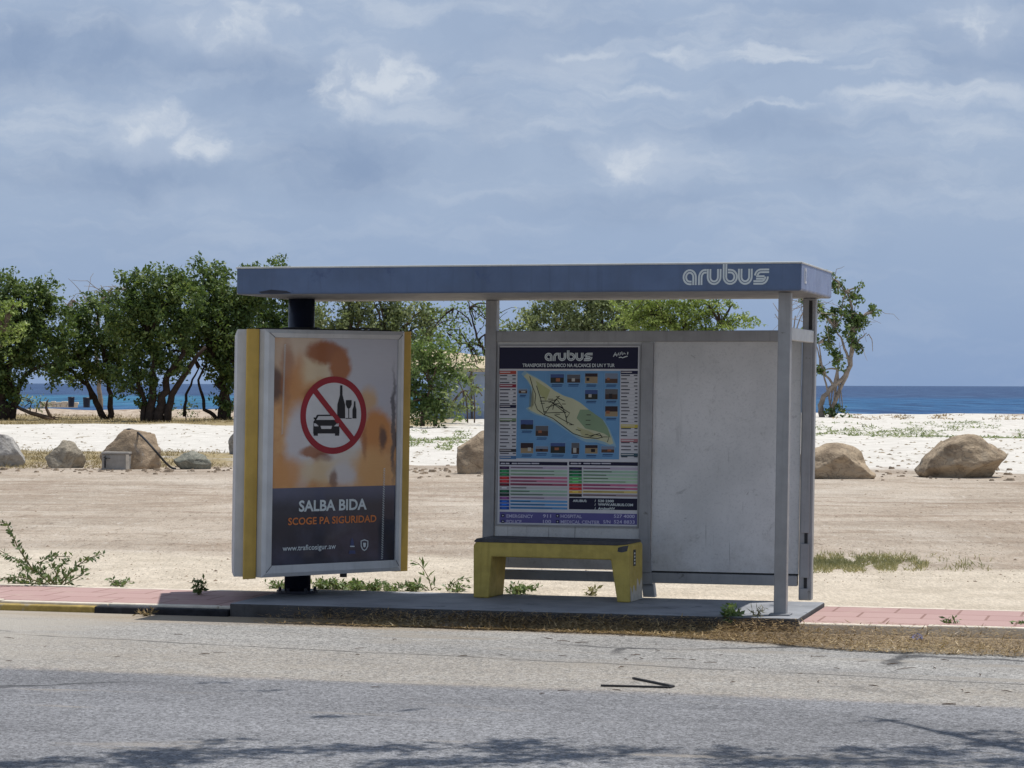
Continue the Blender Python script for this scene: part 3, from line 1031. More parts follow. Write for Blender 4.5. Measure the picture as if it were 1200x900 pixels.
def panel_material():
    m = bpy.data.materials.new('grey_wall_panel')
    m.use_nodes = True
    t = NT(m.node_tree)
    p = t.n['Principled BSDF']
    P = t.node('ShaderNodeTexCoord').outputs['Object']
    n = t.noise(P, 1.6, 6, 0.6)
    c = t.mix(t.rng(n, 0.3, 0.7), S(186, 187, 187), S(206, 206, 206))
    f = t.noise(P, 70, 3, 0.7)
    c = t.mix(t.math('MULTIPLY', t.rng(f, 0.5, 0.7), 0.3), c, S(140, 142, 148))
    s = t.noise(P, 5.5, 8, 0.75, 0.8)
    c = t.mix(t.math('MULTIPLY', t.rng(s, 0.60, 0.70), 0.45), c, S(128, 128, 128))
    s2 = t.noise(t.vmath('MULTIPLY', P, (9, 9, 0.9)), 1.0, 5, 0.6)
    c = t.mix(t.math('MULTIPLY', t.rng(s2, 0.62, 0.7), 0.3), c, S(140, 140, 142))
    sc1 = t.noise(t.vmath('MULTIPLY', P, (38, 38, 1.3)), 1.0, 3, 0.5)
    c = t.mix(t.math('MULTIPLY', t.rng(sc1, 0.69, 0.73), 0.55), c, S(104, 104, 106))
    sc2 = t.noise(t.vmath('ADD', P, (4.0, 0.0, 2.0)), 4.2, 9, 0.8, 1.6)
    c = t.mix(t.math('MULTIPLY', t.rng(sc2, 0.63, 0.68), 0.6), c, S(96, 96, 96))
    lowd = t.math('MULTIPLY', t.rng(t.noise(P, 3.0, 6, 0.7), 0.42, 0.66), t.rng(t.xyz(P)[2], 0.75, 0.3))
    c = t.mix(t.math('MULTIPLY', lowd, 0.35), c, S(134, 130, 124))
    t.put(p.inputs['Base Color'], c)
    p.inputs['Roughness'].default_value = 0.5
    p.inputs['Metallic'].default_value = 0.1
    b = t.node('ShaderNodeBump')
    b.inputs['Strength'].default_value = 0.15
    b.inputs['Distance'].default_value = 0.004
    t.put(b.inputs['Height'], f)
    t.l.new(b.outputs[0], p.inputs['Normal'])
    return m


M['panel'] = panel_material()
ZP0 = ZL1 + 0.014
VP = VB + 0.03
mb = MB()
mb.box(UM1 + 0.004, -0.108, VP, VP + 0.02, ZP0, ZT0 + 0.02)
wp1 = mb.build('wall_panel', M['panel'], shelter)
tag(wp1, 'blank grey back panel with stains')
mb = MB()
mb.box(UM1 + 0.004, -0.108, VP + 0.002, VP + 0.018, ZL1 + 0.001, ZP0 - 0.001)
mb.build('gap_seal', M['black'], shelter)
mb = MB()
mb.box(UL1 + 0.004, UM0 - 0.003, VP, VP + 0.02, ZP0, ZT0 + 0.02)
mapboard = mb.build('map_panel', M['panel'], shelter)
tag(mapboard, 'back panel carrying the bus route map')
# thin angle frame round the poster
mu0, mu1 = rp(584.2, 500, VP)[0], rp(748.5, 500, VP)[0]
mz1, mz0 = rp(666, 405.5, VP)[1], rp(666, 615.5, VP)[1]
mb = MB()
for (a, b, c, d) in ((mu0 - 0.012, mu1 + 0.012, mz1, mz1 + 0.012), (mu0 - 0.012, mu1 + 0.012, mz0 - 0.012, mz0), (mu0 - 0.012, mu0, mz0, mz1), (mu1, mu1 + 0.012, mz0, mz1)):
    mb.box(a, b, VP - 0.012, VP - 0.001, c, d)
mb.build('poster_frame', M['alu'], mapboard)


def map_poster():
    y0 = VP - 0.003
    cols = {}
    mats = []

    def mi(r, g, b):
        k = (r, g, b)
        if k not in cols:
            cols[k] = len(mats)
            m = plain('map_print', S(r, g, b), 0.4, 0.18)
            mats.append(m)
        return cols[k]

    def rc(mb, xa, ya, xb, yb, layer, col):
        (u0, z1), (u1, z0) = rp(xa, ya, VP), rp(xb, yb, VP)
        mb.rect(u0, u1, z0, z1, y0 - layer * 0.0008, mi(*col))

    def pts(l):
        return [rp(x, y, VP) for x, y in l]
    rr = random.Random(5)
    mb = MB()
    # paper
    mb.rect(mu0 + 0.001, mu1 - 0.001, mz0 + 0.001, mz1 - 0.001, y0, mi(196, 196, 200))
    o_mats = mats
    rc(mb, 585.6, 407, 747.6, 432.4, 1, (24, 25, 52))                    # title band
    rc(mb, 606.5, 434.5, 725.6, 538.4, 1, (102, 148, 188))                # sea of the map
    # paler water lines
    for l in ([(640, 436), (640, 470)], [(682, 436), (682, 462)], [(706, 436), (706, 480)], [(655, 520), (700, 505)], [(640, 525), (668, 505)]):
        mb.ribbon(pts(l), 0.004, y0 - 0.0016, mi(110, 152, 194))
    coast = [(614, 441), (618, 437.5), (622, 440), (630, 444), (640, 450), (650, 458), (661, 464), (671, 467), (680, 472), (690, 480), (700, 487), (706, 491), (712, 501), (717, 513), (719, 519.5), (715, 521), (708, 517.5),
             (697, 514.5), (686, 514.5), (676, 510), (664, 502), (652, 494), (640, 487.5), (630, 485), (622, 481), (619, 478), (626, 474), (626, 464), (624, 454), (619, 446)]
    cx, cy = 664, 482
    shal = [(cx + (x - cx) * 1.06, cy + (y - cy) * 1.09 + 1) for x, y in coast]
    for lst, lay, col in ((shal, 2, (138, 170, 186)), (coast, 3, (186, 187, 156))):
        P = pts(lst)
        bm = bmesh.new()
        vv = [bm.verts.new((p[0], y0 - lay * 0.0008, p[1])) for p in P]
        fc = bm.faces.new(vv)
        if fc.normal.y > 0:
            pass
        bmesh.ops.triangulate(bm, faces=[fc])
        bm.verts.index_update()
        mb.add([v.co[:] for v in bm.verts], [[v.index for v in f.verts] for f in bm.faces], mi(*col))
        bm.free()
    for lst, col in (([(690, 480), (700, 487), (706, 491), (712, 501), (716, 513), (708, 508), (698, 505), (686, 502), (676, 490), (680, 480)], (128, 150, 120)),
                     ([(628, 446), (645, 457), (640, 470), (633, 462)], (166, 168, 120)), ([(676, 500), (690, 505), (704, 512), (692, 513), (682, 510)], (172, 170, 130))):
        mb.flat(pts(lst)[::-1], y0 - 0.0032, mi(*col))
    rd = mi(34, 34, 34)
    for l in ([(621, 441), (625, 455), (628, 462), (627, 472), (630, 480), (638, 486), (648, 490), (660, 499), (672, 508), (684, 512), (700, 514), (707, 512), (714, 512), (712, 518)],
              [(638, 486), (645, 476), (653, 468), (660, 478), (663, 487), (665, 497)], [(638, 484), (664, 483)], [(629, 452), (634, 468), (638, 484)], [(645, 470), (663, 484)], [(653, 466), (662, 470)],
              [(690, 511), (703, 508), (706, 513)], [(648, 480), (650, 470), (656, 464)], [(633, 470), (645, 470), (653, 468)], [(640, 478), (652, 474), (660, 478)], [(655, 476), (668, 484), (664, 490)], [(650, 486), (660, 492), (672, 498)], [(692, 512), (698, 509), (706, 511)]):
        mb.ribbon(pts(l), 0.0056, y0 - 0.004, rd)
    for _ in range(34):
        x, y = rr.uniform(630, 690), rr.uniform(455, 512)
        if abs((y - 451) - (x - 610) * 0.62) < 16:
            rc(mb, x, y, x + rr.uniform(3, 6), y + 0.9, 6, (70, 70, 60))
    # little photographs with captions
    ph = [(645.5, 438.5, 661, 448.8), (665, 439, 680, 448.5), (686, 437.5, 700.5, 449), (709.5, 437.5, 724, 449), (686, 457, 700.5, 468), (709.5, 456, 724, 468), (709.5, 476, 724, 488), (608, 456, 618, 461),
          (610.5, 492, 625, 503), (628, 499, 642.5, 511), (610.5, 519, 625, 531), (628, 523, 642.5, 529.5), (645.5, 519, 662.5, 531), (670, 519, 679, 532), (686, 521.5, 700.5, 531.5), (705, 523, 720, 530.5)]
    for i, (xa, ya, xb, yb) in enumerate(ph):
        top = ((64, 84, 132), (92, 92, 96), (52, 40, 44), (120, 132, 150))[i % 4]
        bot = ((66, 52, 46), (44, 46, 42), (82, 62, 52), (150, 132, 104))[(i * 3 + 1) % 4]
        rc(mb, xa - 0.8, ya - 0.8, xb + 0.8, yb + 0.8, 5, (120, 158, 192))
        h = yb - ya
        rc(mb, xa, ya, xb, yb, 6, bot)
        rc(mb, xa, ya, xb, ya + h * rr.uniform(.3, .55), 7, top)
        a = rr.uniform(xa + 1, xb - 6)
        rc(mb, a, ya + h * .45, a + rr.uniform(3, 5), yb - h * rr.uniform(.1, .3), 8, ((150, 96, 70), (176, 174, 168), (40, 36, 40))[i % 3])
        rc(mb, xa + 1.5, yb + 1.8, xb - 1.5, yb + 2.7, 6, (30, 48, 90))
        rc(mb, xa + 1, yb + 3.6, xb - 2.2, yb + 4.4, 6, (50, 80, 130))
    # stop lists at both sides
    for (xa, xb, heads) in ((585.6, 605, {434.5: (168, 76, 64), 450.2: (132, 40, 58), 474.3: (30, 32, 62), 490: (116, 136, 104), 525.8: (60, 58, 62), 534: (70, 108, 148)}),
                            (727.6, 747.6, {434.5: (30, 32, 62), 497.4: (190, 174, 74), 514.2: (168, 118, 124), 531: (58, 84, 96)})):
        y = 434.5
        while y < 537:
            hd = [k for k in heads if abs(k - y) < 1.9]
            if hd:
                rc(mb, xa, hd[0], xb, hd[0] + 4.0, 2, heads[hd[0]])
                rc(mb, xa + 0.6, hd[0] + 1.2, xb - rr.uniform(3, 8), hd[0] + 2.2, 3, (200, 196, 196))
            else:
                rc(mb, xa + 0.4, y + 0.6, xa + rr.uniform(7, 13), y + 1.9, 2, (62, 62, 72))
                rc(mb, xb - rr.uniform(3, 5.5), y + 0.6, xb - 0.4, y + 1.9, 2, (70, 70, 80))
                rc(mb, xa + 0.4, y + 2.6, xb - 0.4, y + 2.9, 2, (120, 120, 130))
            y += 4.15
    # timetable, two columns
    navy = (24, 25, 52)
    rc(mb, 585.6, 540.6, 665, 545.6, 1, navy)
    rc(mb, 667, 540.9, 747.6, 546, 1, navy)
    for xa, xb in ((587, 592), (592.8, 597), (600, 606), (606.8, 622), (623, 632), (669, 677), (678, 681), (684, 692), (693, 704), (705, 716)):
        rc(mb, xa, 542.4, xb, 543.8, 2, (190, 190, 200))
    LR = [((58, 40, 70), (176, 164, 182)), ((46, 122, 78), (160, 190, 166)), ((46, 110, 70), (160, 186, 164)), ((172, 50, 56), (186, 116, 140)), ((180, 52, 58), (186, 116, 140)), ((92, 30, 42), (150, 84, 104)),
          ((160, 160, 164), (182, 184, 184)), ((34, 82, 58), (150, 180, 160)), ((30, 50, 46), (146, 168, 156)), ((120, 70, 120), (176, 164, 182)), ((42, 84, 160), (92, 150, 198)), ((36, 88, 176), (88, 148, 200)), ((40, 78, 150), (86, 140, 190))]
    y = 546.4
    for a, b in LR:
        rc(mb, 585.6, y, 597, y + 3.6, 1, a)
        rc(mb, 598, y, 665, y + 3.6, 1, b)
        rc(mb, 588, y + 1.2, 594, y + 2.2, 2, tuple(min(255, int(c * 1.5)) for c in a))
        rc(mb, 599, y + 1.0, 599 + rr.uniform(18, 52), y + 2.3, 2, tuple(int(c * 0.42) for c in b))
        y += 3.93
    RR_ = [((42, 34, 64), (178, 168, 184)), ((40, 96, 66), (156, 186, 164)), ((38, 110, 70), (158, 186, 164)), ((84, 156, 92), (166, 196, 164)), ((90, 160, 96), (170, 200, 168)), ((176, 52, 54), (184, 106, 136)), ((192, 50, 50), (184, 106, 136)),
           ((206, 160, 80), (202, 184, 116)), ((40, 34, 34), (150, 134, 136))]
    y = 547.2
    for a, b in RR_:
        rc(mb, 667, y, 682, y + 3.6, 1, a)
        rc(mb, 683, y, 747.6, y + 3.6, 1, b)
        rc(mb, 671, y + 1.2, 678, y + 2.2, 2, tuple(min(255, int(c * 1.5)) for c in a))
        rc(mb, 684, y + 1.0, 684 + rr.uniform(20, 50), y + 2.3, 2, tuple(int(c * 0.42) for c in b))
        y += 3.93
    rc(mb, 667, 583.2, 747.6, 598, 1, navy)
    rc(mb, 585.6, 599.6, 747.6, 615, 1, (92, 88, 142))
    for x, y in ((589.5, 604.2), (589.5, 611), (653.5, 604.4), (653.5, 611.2)):
        rc(mb, x - 1.8, y - 1.8, x + 1.8, y + 1.8, 2, navy)
        rc(mb, x - 0.7, y - 0.7, x + 0.7, y + 0.7, 3, (200, 200, 210))
    pm = mb.build('route_map', mats, mapboard)
    tag(pm, 'printed island route map with photographs, stop lists and a coloured timetable')
    L, L2, L3, L4 = MB(), MB(), MB(), MB()
    yl = y0 - 0.004

    def tx(L, s, xa, yb, hpx, xb=None, mi_=0, bold=0.012):
        u, z = rp(xa, yb, VP)
        h = hpx * 19.2 / F
        wd = None if xb is None else rp(xb, yb, VP)[0] - u
        text(L, s, u, z, h, yl, mi_, width=wd, bold=bold)
    (ua, za), (ub, zb) = rp(638.5, 423, VP), rp(694.5, 410.5, VP)
    logo(L, ua, za, ub - ua, zb - za, yl, 0, 0.22)
    tx(L2, 'TRANSPORTE DINAMICO NA ALCANCE DI UN Y TUR', 612.5, 430, 4.2, 720.5, bold=0.02)
    tx(L3, 'ARUBUS:', 671.5, 588, 2.8, 688, bold=0.03)
    tx(L3, '520 2300', 701, 588.2, 2.8, 719.5, bold=0.03)
    tx(L3, 'WWW.ARUBUS.COM', 701, 592.5, 3.0, 742, bold=0.03)
    tx(L3, 'ArubusNV', 701, 597, 2.9, 721, bold=0.03)
    for yb in (588.2, 592.5, 597):
        tx(L3, '/', 697, yb, 2.8, 698.4, bold=0.03)
    for s, xa, xb, yb in (('EMERGENCY', 593.8, 625, 606.4), ('911', 636.5, 646, 606.4), ('POLICE', 593.8, 611.5, 612.9), ('100', 636.5, 646, 612.9), ('HOSPITAL', 657.2, 682, 606.6), ('527 4000', 719.5, 744, 606.6),
                          ('MEDICAL CENTER', 657.2, 703, 613.2), ('S/N', 707, 715.5, 613.2), ('524 8833', 719.5, 744, 613.2)):
        tx(L4, s, xa, yb, 4.0, xb, 0, 0.02)
    # handwritten mark at the top right of the title band
    H = MB()
    for l in ([(719, 418), (721.5, 413), (723, 417.6)], [(720, 416), (723, 415.5)], [(724, 416.5), (725, 413.5), (726, 416.5)], [(727, 413), (727.5, 416), (729, 412), (730, 416), (731.5, 413.5), (733, 415)],
              [(725.5, 419), (728, 418.5), (730, 419.4), (733, 418), (735, 417.6)], [(736, 412.5), (735.6, 415.4)], [(735.4, 417), (735.3, 417.8)]):
        H.ribbon([rp(x, y, VP) for x, y in l], 0.007, yl)
    H.build('handwritten_mark', M['letter'], mapboard)
    L.build('logo_lettering', M['letter'], mapboard)
    L2.build('tagline_lettering', M['letter'], mapboard)
    L3.build('contact_lettering', M['letter'], mapboard)
    L4.build('emergency_number_lettering', plain('lilac_lettering', S(186, 184, 212)), mapboard)


map_poster()

# ---- dark round pole that carries the left end of the roof
POLE = gp(348.5, 694.5, PADZ)
pu, pv = uv(POLE)
mb = MB()
mb.tube([(pu, pv, 0), (pu, pv, RB - 0.002)], 0.104, 32)
pl = mb.build('pole', M['pole'], shelter, smooth=False)
for p in pl.data.polygons:
    p.use_smooth = len(p.vertices) == 4
mb = MB()
mb.tube([(pu, pv, 0.001), (pu, pv, 0.022)], 0.165, 24)
for k in range(6):
    a = k * math.pi / 3 + 0.3
    mb.tube([(pu + 0.138 * math.cos(a), pv + 0.138 * math.sin(a), 0.022), (pu + 0.138 * math.cos(a), pv + 0.138 * math.sin(a), 0.045)], 0.014, 6)
mb.build('base_plate', M['pole'], pl)

# ------------------------------------------------------------------ three-sided advertising column on the pole
PHI = R(36.6)
ad_z = 0.147
AD_D = 0.085                                          # the frames stand this far out
AD_O, AD_W = 0.435 + AD_D, 0.64                              # distance of a face from the axis, half width of its frame
ad = empty('advertising_column', (POLE.x, POLE.y, PADZ), (0, 0, PHI), label='three-sided advertising column with yellow corners hung on the dark pole', cat='advertising display')
AZ0, AZ1 = 0.178, 2.068


def ap(x, y, off=AD_O - 0.018):
    """pixel to (t, z) on the front face of the column"""
    a, b = px(x, y)
    e = Vector((math.cos(PHI), math.sin(PHI)))
    n = Vector((math.sin(PHI), -math.cos(PHI)))
    C = Vector((ad.location.x, ad.location.y)) + n * off
    # a*t = C.x + e.x*s ; t = C.y + e.y*s
    s = (a * C.y - C.x) / (e.x - a * e.y)
    t = C.y + e.y * s
    z = CAMZ + b * t - PADZ
    return s - LEAN * z * math.cos(PHI), z


def rot2(p, k):
    a = -2 * math.pi / 3 * k
    return (p[0] * math.cos(a) - p[1] * math.sin(a), p[0] * math.sin(a) + p[1] * math.cos(a))


# core: a triangle with its corners cut
plan = []
for k in range(3):
    for q in ((AD_W + 0.012, -AD_O + AD_D + 0.035), (-AD_W - 0.012, -AD_O + AD_D + 0.035)):
        plan.append(rot2(q, k))
# order counter-clockwise
plan.sort(key=lambda p: math.atan2(p[1], p[0]))
mb = MB()
mb.prism(plan, AZ0 + 0.004, AZ1 - 0.004)
mb.build('core', M['black'], ad)
for k in range(3):
    # yellow corner trim, a rounded profile from one face to the next
    A = Vector(rot2((-AD_W - 0.006, -AD_O + AD_D - 0.004), k))
    B = Vector(rot2((AD_W + 0.006, -AD_O + AD_D - 0.004), k + 1))
    mid = (A + B) / 2
    out = mid.normalized()
    ch = (B - A)
    V = mid + out * ch.length * 0.866
    prof = []
    for q in (A, A.lerp(V, 0.86), V.lerp(mid, 0.055), B.lerp(V, 0.86), B):
        prof.append((q.x, q.y))
    inn = [(mid.x - out.x * 0.04 + ch.x * 0.3, mid.y - out.y * 0.04 + ch.y * 0.3), (mid.x - out.x * 0.04 - ch.x * 0.3, mid.y - out.y * 0.04 - ch.y * 0.3)]
    poly = prof + inn
    area = sum(poly[i][0] * poly[(i + 1) % len(poly)][1] - poly[(i + 1) % len(poly)][0] * poly[i][1] for i in range(len(poly)))
    if area < 0:
        poly = poly[::-1]
    mb = MB()
    mb.prism(poly, AZ0 - 0.012, AZ1 + 0.002)
    mb.build('corner_trim', M['yellow'], ad, bevel=0.003, seg=1)

PX0, PX1 = ap(318.2, 530)[0], ap(463.5, 530)[0]
PZ1, PZ0 = ap(390, 396.5)[1], ap(390, 659.5)[1]
PXM = max(abs(PX0), abs(PX1))


def poster_material():
    m = bpy.data.materials.new('ad_poster_print')
    m.use_nodes = True
    t = NT(m.node_tree)
    p = t.n['Principled BSDF']
    P = t.node('ShaderNodeTexCoord').outputs['Object']
    X, Y, Z = t.xyz(P)
    flat = t.comb(X, Z, 0.0)
    wv = t.vmath('MULTIPLY', t.vmath('SUBTRACT', t.noise(flat, 7, 4, 0.6, out='Color'), (0.5, 0.5, 0.5)), (0.10, 0.10, 0))
    q = t.vmath('ADD', flat, wv)
    sx = 1.0 / 152.0 / 0.80
    sz = 1.0 / 151.0

    def B(c, x, y, rx, ry, col, a=1.0, e0=1.25, e1=0.45):
        u, z = ap(x, y)
        return t.mix(t.math('MULTIPLY', t.blob(q, (u, z, 0), (rx * sx, ry * sz, 1), e0, e1), a), c, col)
    skin, brown, pale, deep = S(196, 140, 84), S(146, 84, 42), S(196, 194, 198), S(74, 44, 38)
    cream = S(206, 186, 152)
    c = t.mix(t.rng(t.noise(flat, 5, 5, 0.6), 0.35, 0.65), S(190, 134, 80), S(208, 160, 108))
    c = B(c, 430, 425, 62, 62, S(182, 184, 194), 1, 1.15, .75)                 # pale wall at the upper right
    c = B(c, 452, 470, 30, 40, S(176, 178, 190), .9)
    c = B(c, 352, 412, 30, 32, S(196, 178, 158), .95)
    c = B(c, 326, 420, 16, 26, S(186, 162, 140), .8)
    c = B(c, 322, 452, 15, 26, deep, .95, 1.1, .5)
    c = B(c, 338, 440, 8, 40, brown, .7)
    c = B(c, 352, 450, 12, 36, S(186, 126, 70), .85)
    c = B(c, 374, 436, 20, 26, cream, .9)
    c = B(c, 384, 414, 26, 15, brown, 1, 1.1, .6)                              # hair
    c = B(c, 400, 430, 13, 24, S(156, 92, 46), 1, 1.1, .6)
    c = B(c, 378, 456, 22, 14, S(190, 130, 72), .95)
    c = B(c, 366, 462, 10, 10, brown, .8)
    c = B(c, 352, 522, 18, 52, pale, .95, 1.15, .6)                            # shirt
    c = B(c, 396, 505, 36, 44, S(204, 204, 206), 1, 1.15, .7)
    c = B(c, 410, 545, 26, 26, S(200, 190, 176), .8)
    c = B(c, 432, 470, 12, 16, S(196, 158, 112), .9)
    c = B(c, 442, 508, 20, 32, S(192, 126, 62), 1, 1.1, .65)
    c = B(c, 436, 548, 24, 28, S(206, 154, 94), .95)
    c = B(c, 449, 514, 5, 16, deep, .9)
    c = B(c, 428, 520, 4, 20, brown, .6)
    c = B(c, 368, 530, 18, 7, brown, .9, 1.1, .5)
    c = B(c, 380, 536, 12, 6, S(120, 66, 40), .7)
    c = B(c, 376, 552, 30, 16, cream, .85)
    c = B(c, 402, 556, 16, 16, pale, .8)
    c = B(c, 392, 562, 5, 12, S(110, 70, 46), .8)
    c = B(c, 336, 556, 20, 24, S(202, 142, 82), .9)
    c = B(c, 462, 500, 3, 70, S(48, 52, 66), .85)
    fib = t.noise(t.vmath('MULTIPLY', flat, (8, 90, 1)), 1.0, 3, 0.6)
    c = t.mix(t.math('MULTIPLY', fib, 0.12), c, S(90, 70, 60))
    zc = ap(390, 570.5)[1]
    dk = t.mix(t.rng(t.noise(flat, 2.5, 4, 0.6), 0.4, 0.7), S(36, 38, 52), S(62, 64, 84))
    dk = t.mix(t.math('MULTIPLY', t.blob(flat, (ap(392, 578)[0], ap(392, 578)[1], 0), (0.10, 0.11, 1)), 0.9), dk, S(34, 32, 38))
    dk = t.mix(t.rng(Z, zc - 0.02, zc - 0.16, 0.55, 0.0), dk, S(92, 98, 124))
    c = t.mix(t.rng(Z, zc + 0.002, zc - 0.002), c, dk)
    t.put(p.inputs['Base Color'], c)
    p.inputs['Roughness'].default_value = 0.35
    p.inputs['Specular IOR Level'].default_value = 0.4
    p.inputs['Coat Weight'].default_value = 0.35
    p.inputs['Coat Roughness'].default_value = 0.06
    return m


M['poster'] = poster_material()
M['poster_back'] = mat('side_poster_print', S(92, 84, 66), 0.35, 0.3, 3, coat=0.4)


def ad_face(k):
    """frame and poster of one face, in the frame of face k"""
    a = -2 * math.pi / 3 * k
    c, s = math.cos(a), math.sin(a)

    def turn(mb):
        mb.v = [(x * c - y * s, x * s + y * c, z) for x, y, z in mb.v]
    fr = MB()
    o0, o1 = -AD_O, -AD_O + AD_D + 0.03
    W = AD_W
    zb, zt = AZ0, AZ1
    iz0, iz1 = PZ0, PZ1
    ix0, ix1 = (PX0, PX1) if k == 0 else (-PXM, PXM)
    # mitred bars with a sloping inner lip
    ring = [((-W, zb), (W, zb), (W, zt), (-W, zt)), ((ix0, iz0), (ix1, iz0), (ix1, iz1), (ix0, iz1))]
    lip = 0.014
    for i in range(4):
        j = (i + 1) % 4
        A, B_, C_, D = ring[0][i], ring[0][j], ring[1][j], ring[1][i]
        cx, cz = 0.0, (zb + zt) / 2

        def inset(p, d):
            return (p[0] + (d if p[0] < cx else -d), p[1] + (d if p[1] < cz else -d))
        A2, B2 = inset(A, 0.03), inset(B_, 0.03)
        pts = [(A[0], o1, A[1]), (B_[0], o1, B_[1]), (A[0], o0 + 0.014, A[1]), (B_[0], o0 + 0.014, B_[1]), (A2[0], o0, A2[1]), (B2[0], o0, B2[1]),
               (D[0], o0 + 0.004, D[1]), (C_[0], o0 + 0.004, C_[1]), (D[0], -AD_O + 0.022, D[1]), (C_[0], -AD_O + 0.022, C_[1]), (D[0], o1, D[1]), (C_[0], o1, C_[1])]
        fr.add(pts, [(0, 1, 3, 2), (2, 3, 5, 4), (4, 5, 7, 6), (6, 7, 9, 8)])
    # dark mitre joints
    for i in range(4):
        A, D = ring[0][i], ring[1][i]
        d = Vector((D[0] - A[0], D[1] - A[1]))
        A = (A[0] + d.x * 0.42, A[1] + d.y * 0.42)
        fr.ribbon([A, D], 0.004, o0 - 0.0015, 1)
    turn(fr)
    f = fr.build('frame', [M['frame'], M['black']], ad)
    ps = MB()
    ps.rect(ix0 + 0.001, ix1 - 0.001, iz0 + 0.001, iz1 - 0.001, -AD_O + 0.018)
    turn(ps)
    return ps.build('poster', M['poster'] if k == 0 else M['poster_back'], ad)


poster = ad_face(0)
tag(poster, 'poster against drinking and driving with a no drink and drive sign')
ad_face(1)
ad_face(2)
mb = MB()
mb.prism([(p[0] * 0.93, p[1] * 0.93) for p in plan], AZ1 - 0.003, AZ1 + 0.012)
mb.tube([rot2((0, 0), 0) + (AZ1 + 0.012,), (0, 0, AZ1 + 0.03)], 0.15, 16)
mb.box(0.20, 0.42, -AD_O + 0.04, -AD_O + 0.10, AZ1 + 0.0125, AZ1 + 0.024)
mb.build('top_cap', M['black'], ad)
mb = MB()
mb.box(0.10, 0.14, -AD_O + 0.02, -AD_O + 0.06, AZ0 - 0.03, AZ0 + 0.003)
mb.build('lock', M['black'], ad)


